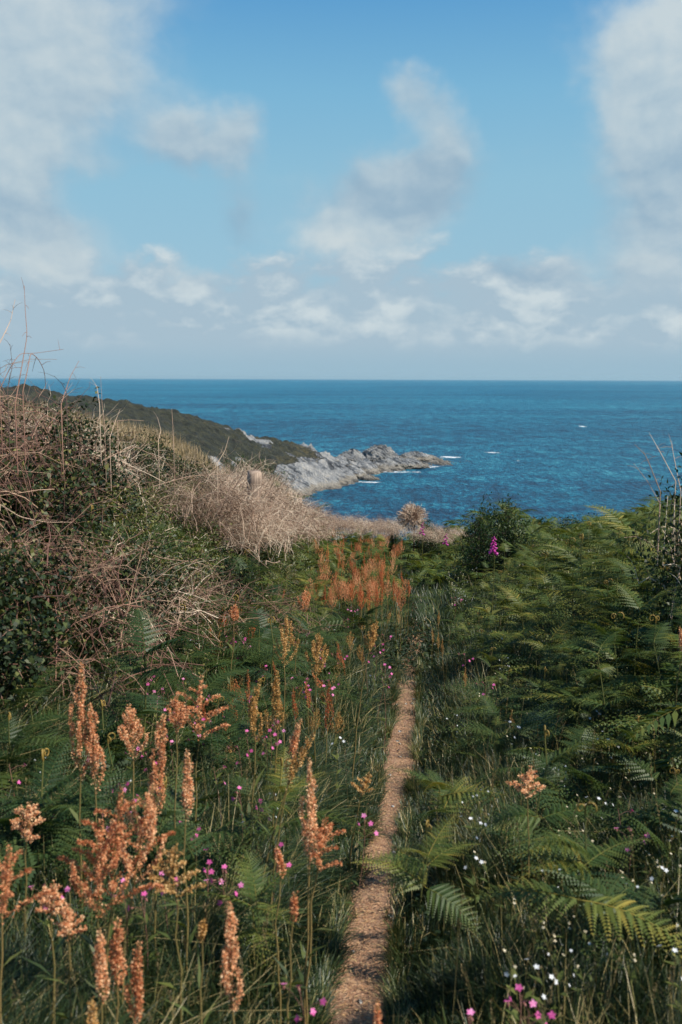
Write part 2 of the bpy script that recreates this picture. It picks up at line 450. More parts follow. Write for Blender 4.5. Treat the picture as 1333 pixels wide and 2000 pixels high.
def seamat():
    m, n = mat('sea_water')
    pos = n.new('ShaderNodeNewGeometry').outputs['Position']
    big = n.noise(n.v('MULTIPLY', pos, (.0016, .004, 1)), 1, 4, .55)
    mid = n.noise(n.v('MULTIPLY', pos, (.02, .035, 1)), 1, 4, .6)
    w1 = n.noise(n.v('MULTIPLY', pos, (.50, .24, 1)), 1, 5, .7)
    w2 = n.noise(n.v('MULTIPLY', pos, (.10, .045, 1)), 1, 4, .6)
    k = n.m('ADD', n.m('ADD', n.m('MULTIPLY', big, .2), n.m('MULTIPLY', w2, .3)), n.m('MULTIPLY', w1, .5))
    col = n.ramp(k, [(.42, (.0005, .028, .075)), (.49, (.001, .088, .175)), (.545, (.002, .165, .27)), (.61, (.07, .36, .45))])  # sky reflection on wave crests and darker troughs put into the colour
    col = n.mix(n.sstep(mid, .40, .7, 0, .35), col, (.002, .15, .24))
    pr = n.new('ShaderNodeBsdfPrincipled'); n.l.new(col, pr.inputs['Base Color'])
    pr.inputs['Roughness'].default_value = .4; pr.inputs['IOR'].default_value = 1.33; pr.inputs['Specular IOR Level'].default_value = .25
    bp = n.new('ShaderNodeBump'); bp.inputs['Strength'].default_value = 1; bp.inputs['Distance'].default_value = 5
    n.l.new(n.m('ADD', w1, n.m('MULTIPLY', w2, .30)), bp.inputs['Height']); n.l.new(bp.outputs[0], pr.inputs['Normal'])
    n.l.new(pr.outputs[0], n.o.inputs[0]); return m


def foammat():
    m, n = mat('sea_foam')
    pos = n.new('ShaderNodeNewGeometry').outputs['Position']
    t = n.new('ShaderNodeAttribute', attribute_name='tint').outputs['Fac']
    a = n.noise(n.v('MULTIPLY', pos, (.25, .5, 1)), 1, 6, .7)
    al = n.sstep(n.m('ADD', n.m('MULTIPLY', a, 2.0), t), 1.45, 1.75)
    pr = n.new('ShaderNodeBsdfPrincipled'); pr.inputs['Base Color'].default_value = (.80, .82, .82, 1); pr.inputs['Roughness'].default_value = .8
    tr = n.new('ShaderNodeBsdfTransparent'); mx = n.new('ShaderNodeMixShader')
    n.l.new(al, mx.inputs[0]); n.l.new(tr.outputs[0], mx.inputs[1]); n.l.new(pr.outputs[0], mx.inputs[2])
    n.l.new(mx.outputs[0], n.o.inputs[0]); return m


M['soil'] = soilmat(); M['path'] = pathmat(); M['wood'] = woodmat(); M['rock'] = rockmat(); M['hill'] = hillmat(); M['sea'] = seamat(); M['foam'] = foammat()

# ------------------------------------------------------------------ setting: ground, path, sea, headland
def gridmesh(xs, ys, zf, name, mt, tf=None):
    X, Y = np.meshgrid(xs, ys); Z = zf(X, Y)
    nx, ny = len(xs), len(ys)
    i = (np.arange(ny - 1)[:, None] * nx + np.arange(nx - 1)[None]).ravel()
    Q = np.stack([i, i + 1, i + nx + 1, i + nx], 1)
    mb = MB(); mb.add(np.stack([X.ravel(), Y.ravel(), Z.ravel()], 1), Q, 0.0 if tf is None else tf(X, Y, Z).ravel())
    return mb.build(name, mt, None, True)


xs = np.concatenate([np.arange(-60, -6, 2.0), np.arange(-6, 6, .06), np.arange(6, 44, 2.0)])
ys = np.concatenate([np.arange(-14, 1, .8), np.arange(1, 24, .07), np.arange(24, 90, 1.2)])
tag(gridmesh(xs, ys, ground, 'ground', M['soil']), kind='structure')

# path ribbon 6 mm above the ground
yy = np.arange(-3, 20.5, .035); nn = 15
ww = .092 * (1 - .36 * sm(yy, 2.7, 4.2)) + .022 * (fbm(yy * 1.7, yy * 0, 3, 3) - .5) * 2
mb = MB(); rows = []
for k in range(nn):
    u = -1 + 2 * k / (nn - 1)
    x = xpath(yy) + u * ww * 1.5 + .02 * (fbm(yy * 7 + k * 3, yy * 0 + k, 3, 11) - .5)
    rows.append(np.stack([x, yy, ground(x, yy) + .012 - .012 * abs(u) ** 6 + .022 * (fbm(x * 14, yy * 14, 3, 21) - .5)], 1))
Vp = np.stack(rows, 1).reshape(-1, 3)
i = (np.arange(len(yy) - 1)[:, None] * nn + np.arange(nn - 1)[None]).ravel()
mb.add(Vp, np.stack([i, i + 1, i + nn + 1, i + nn], 1), 0.5)
tag(mb.build('path', M['path'], None, True), kind='structure')

mb = MB(); S = 60000.0
mb.add([(-S, -2000, SEA), (S, -2000, SEA), (S, S, SEA), (-S, S, SEA)], [(0, 1, 2, 3)], 0)
tag(mb.build('sea', M['sea']), kind='structure')

# headland: a ridge line with the distances it stands at
RD = [(-900, 640, 210), (-400, 690, 240), (-100, 735, 275), (60, 757, 300), (130, 769, 315), (200, 780, 328), (270, 792, 340), (340, 805, 352), (420, 823, 366), (480, 841, 378), (540, 855, 390), (590, 866, 402), (625, 878, 412), (660, 896, 424), (700, 903, 436), (760, 903, 460), (800, 901, 475), (815, 904, 482)]
RP = np.array([atd(*r) for r in RD])


def headland(X, Y):
    best = np.full(X.shape, 1e9); q = np.zeros(X.shape); zr = np.zeros(X.shape); sv = np.zeros(X.shape)
    for k in range(len(RP) - 1):
        a, b = RP[k], RP[k + 1]; ab = b[:2] - a[:2]; L2 = ab @ ab
        t = np.clip(((X - a[0]) * ab[0] + (Y - a[1]) * ab[1]) / L2, 0, 1)
        cx = a[0] + t * ab[0]; cy = a[1] + t * ab[1]
        d = np.hypot(X - cx, Y - cy); side = np.sign((X - a[0]) * ab[1] - (Y - a[1]) * ab[0])
        w = d < best
        best = np.where(w, d, best); q = np.where(w, d * side, q)
        zr = np.where(w, a[2] + t * (b[2] - a[2]), zr); sv = np.where(w, k + t, sv)
    tip = sm(sv, 11.2, 13.0)
    h0 = np.maximum(zr - SEA, .8)
    n1 = fbm(X * .03, Y * .03, 4, 31) - .5; n2 = fbm(X * .14, Y * .14, 4, 37) - .5; n3 = fbm(X * .5, Y * .5, 3, 39) - .5
    front = q > 0
    d = np.abs(q) + 14 * n1 * (1 - tip) + 5 * n2 * (1 - .5 * tip)
    d = np.maximum(d, 0)
    wid_f = h0 * 1.15 + 14; wid_b = h0 * 1.6 + 20
    wid_f = wid_f * (1 - tip) + (15) * tip; wid_b = wid_b * (1 - tip) + 8 * tip
    wd = np.where(front, wid_f, wid_b)
    prof = 1 - np.clip(d / wd, 0, 3) ** 1.25
    z = SEA + h0 * prof
    # the hill's foot ends in a small cliff
    low = sm(z - SEA, 0, 7)
    z = SEA + (z - SEA) * (1 - .0 * low)
    # tilted slate beds, sawtooth blades
    bed = (X * .80 + Y * .25 + (z - SEA) * .5 + 6 * n1 + 3 * n2) / 4.2
    saw = bed - np.floor(bed)
    bed2 = (X * .62 - Y * .35 + 5 * n2) / 1.7; saw2 = bed2 - np.floor(bed2)
    rockm = rockmask(X, Y, sv, z, n1, n2)
    bed3 = (X * .70 + Y * .18 + 4 * n1) / 11.0; saw3 = bed3 - np.floor(bed3)
    z = z + rockm * (2.2 * (saw ** 1.5 - .4) + 2.4 * (saw3 ** 2 - .35) + .6 * (saw2 - .5) + 2.6 * n2 + .7 * n3) * sm(z - SEA, -3, 2.5)
    z = z + (1 - rockm) * (3.2 * n2 + 2.6 * n3)
    return np.maximum(z, SEA - 4)


def rockmask(X, Y, sv, z, n1, n2):
    a = sm(sv, 10.3, 11.4)
    front = sm(sv, 8.6, 10.2) * sm(z - SEA + 10 * n2, 13, 7)
    low = sm(z - SEA + 18 * n1 + 14 * n2, 13, 6)
    out_ = .62 * sm(n2 + .6 * n1, .20, .32) * sm(z - SEA, 34, 20)
    return np.clip(np.maximum(np.maximum(a, front), np.maximum(low, out_)), 0, 1)


def hill_tint(X, Y, Z):
    best = np.full(X.shape, 1e9); sv = np.zeros(X.shape)
    for k in range(len(RP) - 1):
        a, b = RP[k], RP[k + 1]; ab = b[:2] - a[:2]
        t = np.clip(((X - a[0]) * ab[0] + (Y - a[1]) * ab[1]) / (ab @ ab), 0, 1)
        d = np.hypot(X - a[0] - t * ab[0], Y - a[1] - t * ab[1]); w = d < best
        best = np.where(w, d, best); sv = np.where(w, k + t, sv)
    return rockmask(X, Y, sv, Z, fbm(X * .03, Y * .03, 4, 31) - .5, fbm(X * .14, Y * .14, 4, 37) - .5)


xs = np.concatenate([np.arange(-420, -130, 3.0), np.arange(-130, 72, .75)])
ys = np.concatenate([np.arange(180, 300, 2.0), np.arange(300, 530, .75), np.arange(530, 640, 3.0)])
tag(gridmesh(xs, ys, headland, 'headland', M['hill'], hill_tint), kind='structure')


def hull_rock(px, py_w, halfw_px, top_py, depth, seed, lean=.3, sy=1.0):
    """an outcrop of tilted slate whose foot stands in the water at photo (px, py_w)"""
    d = pixdir(px, py_w); y = (SEA - EYE) / d.z * d.y
    c = atd(px, py_w, y); w = halfw_px / F * y; h = (py_w - top_py) / F * y
    n = 46; u = np.linspace(0, 2 * math.pi, n * 2, endpoint=False); v = np.linspace(0, 1, n)
    U, Vv = np.meshgrid(u, v)
    r = np.cos(Vv * math.pi / 2) ** .45
    X = np.cos(U) * r * w; Y = np.sin(U) * r * depth; Z = Vv * 1.0
    sd = seed * 17.3
    bump = fbm(U * 1.2 + sd, Vv * 3 + sd, 4, seed) - .5
    # close the seam
    k = np.minimum(U / (2 * math.pi), 1 - U / (2 * math.pi)); bump = bump * sm(k, 0, .08)
    X = X * (1 + .7 * bump); Y = Y * (1 + .7 * bump)
    Zm = h * Z * (.55 + .45 * np.clip(1 - ((X / w) * lean + .25) ** 2, 0, 1) + .5 * bump)
    bed = (X * .8 + Y * .2 + Zm * .6) / max(1.2, w * .16); saw = bed - np.floor(bed)
    Zm = Zm + (saw - .5) * h * .24 * sm(Vv, .1, .5)
    X = X + (saw - .5) * w * .06
    V3 = np.stack([c.x + X.ravel(), c.y + depth + Y.ravel(), SEA - 1.2 + Zm.ravel() + 1.2 * Vv.ravel()], 1)
    m2 = n * 2; i = np.arange(n - 1)[:, None] * m2; j = np.arange(m2)[None]
    Q = np.stack([i + j, i + (j + 1) % m2, i + (j + 1) % m2 + m2, i + j + m2], -1).reshape(-1, 4)
    mb = MB(); base = np.array([c.x, c.y + depth, SEA]); mb.add(V3 - base, Q, 0.5)
    o = mb.build('sea_rock', M['rock']); o.location = base
    return o


for args, lab in [((655, 938, 66, 912, 16, 2), 'low grey slate shelf sloping into the water below the headland cliff'),
                  ((690, 915, 40, 884, 14, 3, .9), 'pale pointed slate crag between the headland cliff and the stacked block'),
                  ((745, 908, 42, 876, 11, 4, .2), 'tallest blocky slate stack in the middle of the rocky spit'),
                  ((775, 917, 70, 898, 9, 5), 'long low slate ledge below the tallest stack at the water line'),
                  ((812, 902, 40, 886, 10, 6), 'flat layered slate slab near the seaward end of the spit'),
                  ((838, 898, 20, 890, 6, 7), 'outermost low rock washed by foam at the tip of the spit'),
                  ((722, 939, 24, 930, 4, 8, .5), 'small isolated islet of rock in front of the spit, ringed by foam'),
                  ((590, 945, 50, 915, 12, 9, .6), 'dark slate buttress at the foot of the headland nearest the hedge'),
                  ((674, 925, 14, 917, 4, 10, .5), 'small rounded rock beside the inlet under the slate shelf')]:
    tag(hull_rock(*args), lab, 'rock', 'slate rocks of the spit')

# foam on the water, 3 cm above it
mb = MB()
def foam_patch(px, py, hw, hh, t=.62):
    d = pixdir(px, py); y = (SEA - EYE) / d.z * d.y; c = atd(px, py, y)
    w = hw / F * y; dp = hh / F * y * y / 40.0
    n = 12; V = []; T = []
    for r in range(5):
        for k in range(n):
            a = 2 * math.pi * k / n; rr = r / 4
            V.append((c.x + math.cos(a) * w * rr, c.y + math.sin(a) * dp * rr, SEA + .05 + r * 0)); T.append(t * (1 - rr ** 2) + .05)
    Q = [(r * n + k, r * n + (k + 1) % n, (r + 1) * n + (k + 1) % n, (r + 1) * n + k) for r in range(4) for k in range(n)]
    mb.add(V, Q, np.array(T))
for q in [(878, 893, 30, 3, .7), (860, 902, 30, 3, .6), (722, 942, 36, 2.5, .7), (775, 922, 70, 3, .6), (700, 941, 30, 3, .6), (660, 946, 40, 3, .45),
          (835, 911, 40, 4, .55), (712, 886, 12, 2, .7), (690, 932, 18, 3, .6), (962, 884, 24, 1.6, .62), (1138, 833, 9, 1.6, .8), (1012, 900, 6, 1, .5)]: foam_patch(*q)
tag(mb.build('sea_foam', M['foam']), kind='structure')

# ------------------------------------------------------------------ plant builders
def frond_mb(L, W_, pairs=17, lod=0, droop=.25, t0=.5):
    """one bracken blade along +x, opposite pinnae set with small leaflets"""
    mb = MB(); s = np.linspace(0, 1, 12)
    def rp(u): return np.stack([L * u * (1 - .05 * u), 0 * u, L * (.16 * u - (droop + .16) * u * u)], -1)
    tube(mb, rp(s), np.linspace(.0028, .0008, 12), 3, .9)
    for k in range(pairs):
        u = .07 + .91 * (k / (pairs - 1)) ** .92
        l = W_ * (1 - u) ** .75 * (.75 + .25 * min(1, u * 5)) + .012
        p = rp(np.array([u]))[0]
        for sd in (-1, 1):
            ang = R(74 - 26 * u) + rng.normal(0, .05)
            dr = np.array([math.cos(ang), sd * math.sin(ang), rng.normal(.0, .07)])
            npn = max(3, int(l / (.022 if lod == 2 else .0125)))
            w = np.linspace(.04, 1, npn)
            C = p + dr * (l * w)[:, None] + np.array([0, 0, -1]) * (.22 * l * w ** 2)[:, None]
            D0 = unit(dr + np.array([0, 0, -.3]))
            up = np.array([0, 0, 1.0]); side = unit(np.cross(up, D0))
            if lod != 1:
                ll = (1.35 if lod == 2 else 1) * (.030 * l / .14 + .004) * (1 - .75 * w) * (L / .5) ** .3
                for q in (-1, 1):
                    D = side * q * .9 + D0 * .45 + np.array([0, 0, -.12])
                    leaves(mb, C, np.broadcast_to(D, C.shape), np.broadcast_to(up, C.shape), ll, ll * .50 + .0035, t0 + rng.normal(0, .09) + .30 * w * (rng.random() < .2) + .12 * u)
                leaves(mb, C[-1:], D0[None], up[None], .012, .005, t0 + .25)
            else:
                leaves(mb, p[None], (C[-1] - p)[None], up[None], l * 1.05, l * .22, t0 + rng.normal(0, .12))
    return mb


def fiddle_mb(r=.022, turns=1.2, sgn=1):
    mb = MB(); n = 16; a = np.linspace(0, turns * 2 * math.pi, n); rr = r * (1 - .75 * a / a[-1])
    pts = np.stack([sgn * (r - rr * np.cos(a)), 0 * a, .03 + rr * np.sin(a) * 1.2], -1)
    pts = np.vstack([[0, 0, 0], pts])
    tube(mb, pts, np.concatenate([[.0035], np.linspace(.0045, .0022, n)]), 5, np.linspace(.3, .9, n + 1).repeat(5))
    return mb


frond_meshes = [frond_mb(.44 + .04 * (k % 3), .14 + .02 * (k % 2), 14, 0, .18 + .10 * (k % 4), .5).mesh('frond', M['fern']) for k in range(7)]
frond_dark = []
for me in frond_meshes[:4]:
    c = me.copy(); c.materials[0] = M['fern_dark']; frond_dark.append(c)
fid_meshes = [fiddle_mb(.020, 1.2, 1).mesh('fiddlehead', M['fiddle']), fiddle_mb(.026, 1.0, -1).mesh('fiddlehead', M['fiddle'])]


def newobj(name, me, parent=None, loc=(0, 0, 0), rot=(0, 0, 0), sc=1.0):
    o = bpy.data.objects.new(name, me); COL.objects.link(o); o.parent = parent
    o.location = loc; o.rotation_euler = rot; o.scale = (sc,) * 3
    return o


class Kind:
    """one built plant; the first place() moves it, later ones copy it and its parts"""
    def __init__(s, root): s.root = root; s.used = False; s.parts = list(root.children); s.sub = {c: list(c.children) for c in s.parts}
    def place(s, loc, rz, sc, label, cat, group, tilt=(0, 0)):
        if not s.used: r = s.root; s.used = True
        else:
            r = s.root.copy(); COL.objects.link(r)
            for c in s.parts:
                d = c.copy(); COL.objects.link(d); d.parent = r
                for g in s.sub[c]:
                    e = g.copy(); COL.objects.link(e); e.parent = d
        r.location = loc; r.rotation_euler = (tilt[0], tilt[1], rz); r.scale = (sc,) * 3
        return tag(r, label, cat, group)


def fern_kind(H, dark=False, fid=True, pairs=2, gold=False):
    root = empty('bracken_fern')
    mb = MB(); st = curve((0, 0, 0), (rng.normal(0, .05), rng.normal(0, .05), H), 7, (.03, .02, 0))
    tube(mb, st, np.linspace(.0055, .0028, 7), 5, .5); mb.build('stem', M['fernstem'], root)
    ms = frond_dark if dark else frond_meshes
    a0 = rng.random() * 6.28
    for k in range(pairs):
        f = (.52, .76, .93)[k + (3 - pairs)] if pairs < 3 else (.42, .68, .9)[k]
        p = st[0] + (st[-1] - st[0]) * f
        for q in (0, 1):
            newobj('frond', random.choice(ms), root, tuple(p), (rng.normal(0, .28), -R(14) + rng.normal(0, .18), a0 + q * math.pi + k * 1.2 + rng.normal(0, .25)), (1.05 - .24 * k) * rng.uniform(.85, 1.12))
    newobj('frond', random.choice(ms), root, tuple(st[-1]), (0, -R(32) + rng.normal(0, .2), rng.random() * 6.28), .75)
    if not fid or rng.random() < .5: newobj('frond', random.choice(ms), root, tuple(st[-1]), (0, -R(35), rng.random() * 6.28), .7)
    if fid:
        t = mb = MB(); q = st[-1]; e = q + np.array([.01, .01, .14]); tube(mb, curve(q, e, 4), .003, 5, .6)
        tip = mb.build('young_shoot', M['fernstem'], root)
        for k in range(2): newobj('fiddlehead', fid_meshes[k], tip, tuple(e), (0, 0, rng.random() * 3), 1.0 if k else .9)
    return Kind(root)


def dock_kind(H, head, style='tight', seedmat='seed', dens=1.0, lean=(0, 0), name='dock_plant'):
    """a dock or sorrel: ribbed stem, long leaves, and a head of branches crusted with papery seeds"""
    root = empty(name)
    top = np.array([lean[0] * H, lean[1] * H, H]); st = curve((0, 0, 0), top, 9, (-lean[0] * H * .25, 0, 0), .004)
    mb = MB(); tube(mb, st, np.linspace(.0042, .0015, 9), 5, .5); mb.build('stem', M['dockstem'], root)
    ss = np.linspace(0, 1, 9)
    def sp(u): return np.array([np.interp(u, ss, st[:, k]) for k in range(3)])
    mb = MB(); f0 = 1 - head / H
    nb = {'tight': 10, 'open': 16, 'curl': 14}[style]
    runs = [(np.array([sp(u) for u in np.linspace(f0 + .35 * (1 - f0), 1, 22)]), .0115)]
    for k in range(nb):
        u = f0 + (1 - f0) * (k / nb) * .85; p = sp(u); a = k * 2.4 + rng.normal(0, .4)
        l = head * (1 - (k / nb) * .75) * (.42 if style == 'tight' else .55) * rng.uniform(.75, 1.2)
        sp_ = {'tight': .15, 'open': .60, 'curl': .85}[style]
        d = np.array([math.cos(a) * sp_, math.sin(a) * sp_, 1.0]); d /= np.linalg.norm(d)
        e = p + d * l + (np.array([math.cos(a), math.sin(a), -.6]) * l * .35 if style == 'curl' else 0)
        runs.append((curve(p, e, 12, (math.cos(a) * l * .12, math.sin(a) * l * .12, l * (.16 if style == 'curl' else 0))), .0088))
    for pts, rad in runs:
        tube(mb, pts, .0011, 3, .3)
        Lr = np.linalg.norm(np.diff(pts, axis=0), axis=1).sum(); n = max(10, int(Lr / .0009 * dens))
        u = rng.random(n) ** .9; w = np.round(u * Lr / .011) / (Lr / .011); u = np.clip(np.where(rng.random(n) < .75, w, u), 0, 1)
        C = np.stack([np.interp(u, np.linspace(0, 1, len(pts)), pts[:, k]) for k in range(3)], 1)
        dd = unit(rng.normal(0, 1, (n, 3)) * (1, 1, .7)); rr = rad * (1 - .55 * u) * np.sqrt(rng.random(n))
        C = C + dd * rr[:, None]
        leaves(mb, C, dd + rng.normal(0, .5, (n, 3)), rng.normal(0, 1, (n, 3)), rng.uniform(.0045, .0078, n), rng.uniform(.004, .0065, n), np.clip(rng.normal(.5, .22, n) + .1 * rr / rad, 0, 1))
    mb.build('seed_head', M[seedmat], root)
    mb = MB(); n = 7; u = rng.uniform(.03, max(.1, f0 * .8), n); C = np.array([sp(x) for x in u]); a = rng.random(n) * 6.28
    D = np.stack([np.cos(a), np.sin(a), rng.uniform(.3, 1.2, n)], 1)
    leaves(mb, C, D, np.cross(D, np.stack([-np.sin(a), np.cos(a), 0 * a], 1)), rng.uniform(.07, .13, n), rng.uniform(.010, .018, n), rng.uniform(.0, .5, n))
    mb.build('foliage', M['sprig'], root)
    return Kind(root)


def flower_mesh(kind, r=.011, n=5):
    mb = MB(); a = np.arange(n) * 2 * math.pi / n + rng.random()
    for k in a:
        for off in (-.16, .16):
            d = np.array([[math.cos(k + off), math.sin(k + off), .18]])
            leaves(mb, np.array([[0, 0, .002]]), d, np.array([[0, 0, 1.0]]), r * rng.uniform(.9, 1.1), r * .55, rng.uniform(.3, .8), -.1)
    return mb.mesh('flower', M[kind])


def campion_kind(H, nf, kind='pink', r=.011, calyx=True, cat='campion'):
    root = empty(cat)
    top = np.array([rng.normal(0, .05), rng.normal(0, .05), H]); st = curve((0, 0, 0), top, 6, (.02, 0, 0))
    mb = MB(); tube(mb, st, .0014, 3, .4)
    ends = []
    for k in range(nf):
        b = st[-2] + (st[-1] - st[-2]) * rng.random(); a = rng.random() * 6.28; l = rng.uniform(.015, .055)
        e = b + np.array([math.cos(a) * l, math.sin(a) * l, l * rng.uniform(.2, 1.2)]); tube(mb, [b, (b + e) / 2 + [0, 0, .006], e], .0009, 3, .4); ends.append((e, a))
    n = 8; u = rng.uniform(.1, .9, n); C = np.stack([np.interp(u, np.linspace(0, 1, 6), st[:, k]) for k in range(3)], 1); a = rng.random(n) * 6.28
    mb.build('stem', M['redtwig'] if kind == 'pink' else M['fernstem'], root)
    mb = MB(); D = np.stack([np.cos(a), np.sin(a), .6 + 0 * a], 1); leaves(mb, C, D, np.tile([0, 0, 1.0], (n, 1)), .05, .016, .4); mb.build('foliage', M['sprig'], root)
    for e, a in ends:
        f = newobj('flower', random.choice(FL[kind]), root, tuple(e), (rng.normal(0, .3), .9 + rng.normal(0, .3), a if rng.random() < .3 else rng.uniform(-2.6, -.6)), r / .011)
        if calyx and kind == 'pink':
            newobj('calyx', CALYX, f)
    return Kind(root)


mb = MB(); tube(mb, [(0, 0, -.012), (0, 0, -.008), (0, 0, -.003), (0, 0, .001)], [.0015, .0036, .0036, .002], 6, .5)
CALYX = mb.mesh('calyx', M['calyx'])
FL = {k: [flower_mesh(k) for _ in range(4)] for k in ('pink', 'white', 'cream')}


def foxglove_kind(H, head, n):
    root = empty('foxglove')
    st = curve((0, 0, 0), (.03, 0, H), 8, (.02, 0, 0)); mb = MB(); tube(mb, st, np.linspace(.005, .002, 8), 5, .6); mb.build('stem', M['fernstem'], root)
    bell = MB(); sl_ = np.array([0, .006, .014, .026, .036, .042]); rd = np.array([.003, .006, .008, .0095, .012, .0145]); tube(bell, np.stack([sl_, 0 * sl_, 0 * sl_], 1), rd, 8, .5)
    bm = bell.mesh('bell', M['magenta'], True)
    for k in range(n):
        u = 1 - head / H * (1 - k / n); z = u * H; a = k * 2.4
        newobj('bell', bm, root, (.03 * u, 0, z), (0, R(30), a), (1.0 - .6 * k / n) * 1.15)
    mb = MB(); m_ = 9; a = rng.random(m_) * 6.28; D = np.stack([np.cos(a), np.sin(a), .5 + 0 * a], 1)
    leaves(mb, np.stack([0 * a, 0 * a, rng.uniform(.02, .35, m_)], 1), D, np.tile([0, 0, 1.0], (m_, 1)), .18, .06, .5); mb.build('foliage', M['sprig'], root)
    return Kind(root)


def bush_mbs(rx, ry, rz, nl, ls, stems=26, twigk=.9, lean=0):
    """woody stems fanning from the base, leaves along their outer parts in clumps"""
    st = MB(); lf = MB(); C = []; D = []
    for k in range(stems):
        a = rng.random() * 6.28; el = rng.uniform(.15, 1.45); rr = rng.uniform(.75, 1.08)
        e = np.array([math.cos(a) * math.cos(el) * rx, math.sin(a) * math.cos(el) * ry, math.sin(el) * rz]) * rr
        p = curve((rng.normal(0, .08), rng.normal(0, .08), 0), e, 8, (0, 0, .18 * rz), .018)
        tube(st, p, np.linspace(.006, .0016, 8), 4, rng.random())
        for j in range(7):
            q = p[rng.integers(2, 8)]; b = q + unit(rng.normal(0, 1, 3) + [0, 0, .4]) * rng.uniform(.10, .28)
            tube(st, curve(q, b, 4, (0, 0, .02)), .0013, 3, rng.random())
            m = max(4, nl // (stems * 7)); t = rng.random(m)[:, None]
            C.append(q + (b - q) * t + rng.normal(0, .045, (m, 3))); D.append(unit(rng.normal(0, 1, (m, 3))))
    C = np.concatenate(C); D = np.concatenate(D); n = len(C)
    out = unit(C / np.array([rx, ry, rz]) + 1e-3)
    N = unit(out + rng.normal(0, .55, (n, 3)) + [0, 0, .35])
    leaves(lf, C, D + .3 * out, N, rng.uniform(.6, 1.25, n) * ls, rng.uniform(.45, .7, n) * ls, np.clip(rng.normal(.42, .2, n) + (rng.random(n) < .06) * .4, 0, 1))
    return st, lf


def bush_kind(name, rx, ry, rz, nl, ls, lm='bramble', tm='redtwig', stems=26):
    root = empty(name); st, lf = bush_mbs(rx, ry, rz, nl, ls, stems)
    st.build('stems', M[tm], root); lf.build('foliage', M[lm], root)
    return Kind(root)


def tangle_kind(rx, ry, rz, n, L=(.25, .6), name='dead_bracken_tangle', tm='twig', leafy=0):
    """a heap of arching dry stalks with short side twigs"""
    root = empty(name); mb = MB(); tw = MB()
    for k in range(n):
        a = rng.random() * 6.28; r = math.sqrt(rng.random()); x, y = math.cos(a) * r * rx, math.sin(a) * r * ry
        h = rz * math.sqrt(max(.05, 1 - r * r)) * rng.uniform(.25, 1.0)
        l = rng.uniform(*L); az = rng.normal(0, 1.1) + (0 if rng.random() < .5 else math.pi); el = rng.uniform(-.15, 1.1)
        d = np.array([math.cos(az) * math.cos(el), math.sin(az) * math.cos(el), math.sin(el)])
        p0 = np.array([x, y, h]) - d * l * .4; p = curve(p0, p0 + d * l, 6, (0, 0, l * rng.uniform(.02, .22)), .012)
        tt = rng.random(); tube(mb, p, np.linspace(.0026, .0011, 6) * rng.uniform(.7, 1.35), 3, tt)
        for j in range(rng.integers(1, 5)):
            q = p[rng.integers(1, 6)]; e = q + unit(d + rng.normal(0, .8, 3)) * rng.uniform(.05, .16)
            tube(mb, [q, (q + e) / 2 + rng.normal(0, .006, 3), e], [.0013, .001, .0006], 3, min(1, tt + .15))
    mb.build('stalks', M[tm], root)
    return Kind(root)


# how high the growth stands along the bank: kept below the outline the plants have against sea and sky
SKY_ = np.array([(-300, 735), (0, 760), (60, 768), (130, 795), (200, 838), (300, 872), (400, 897), (440, 892), (530, 895), (545, 932), (620, 974), (700, 1004), (780, 1012), (830, 1025), (900, 1018), (950, 990), (1000, 985), (1050, 1022), (1100, 1038), (1190, 1010), (1250, 992), (1333, 965), (1600, 930)])


def cap(x, y, z, h, lo=.3):
    """largest scale <= 1 for a plant h tall standing at (x, y, z); None where it would be stunted"""
    px = proj(x, y, z)[0]
    e = np.interp(px, SKY_[:, 0], SKY_[:, 1])
    if y < 10.6 and 445 < px < 560: e = max(e, 982)
    t = atd(px, e + rng.normal(0, 5), y).z
    s_ = (t - z) / h
    return None if s_ < lo else min(1.0, s_)


# ------------------------------------------------------------------ where a thing stands, in words
def zone(x, y, z):
    px, py = proj(x, y, z)
    if x > xpath(y):
        row = 'top of right bank' if py < 1090 else 'upper right bank' if py < 1200 else 'middle of right bank' if py < 1360 else 'lower right bank' if py < 1560 else 'near grass, right'
        col = 'beside path' if px < 900 else 'below foxglove' if px < 1010 else 'left of elder' if px < 1180 else 'below elder'
    else:
        row = 'behind red docks' if py < 1060 else 'by red docks' if py < 1150 else 'under dry hedge' if py < 1280 else 'among pink campions' if py < 1480 else 'in near left grass'
        col = 'left edge' if px < 170 else 'left of posts' if px < 430 else 'below posts' if px < 610 else 'beside path'
    return row + ', ' + col


def inframe(px, py, mg=60): return -mg < px < 1333 + mg and -mg < py < 2000 + 240


# ------------------------------------------------------------------ bracken
ferns_r = [fern_kind(H, False, f, p) for H, f, p in ((.85, True, 3), (.95, False, 3), (.75, True, 2), (1.05, False, 3), (.6, False, 2), (.9, True, 2), (.7, False, 3))]
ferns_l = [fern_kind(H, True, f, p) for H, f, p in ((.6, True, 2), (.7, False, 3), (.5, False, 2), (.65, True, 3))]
spots = []
def spread(n, fx, mind, tries=9000):
    got = []
    for _ in range(tries):
        if len(got) >= n: break
        p = fx()
        if p is None: continue
        if all((p[0] - q[0]) ** 2 + (p[1] - q[1]) ** 2 > mind * mind for q in got): got.append(p)
    return got


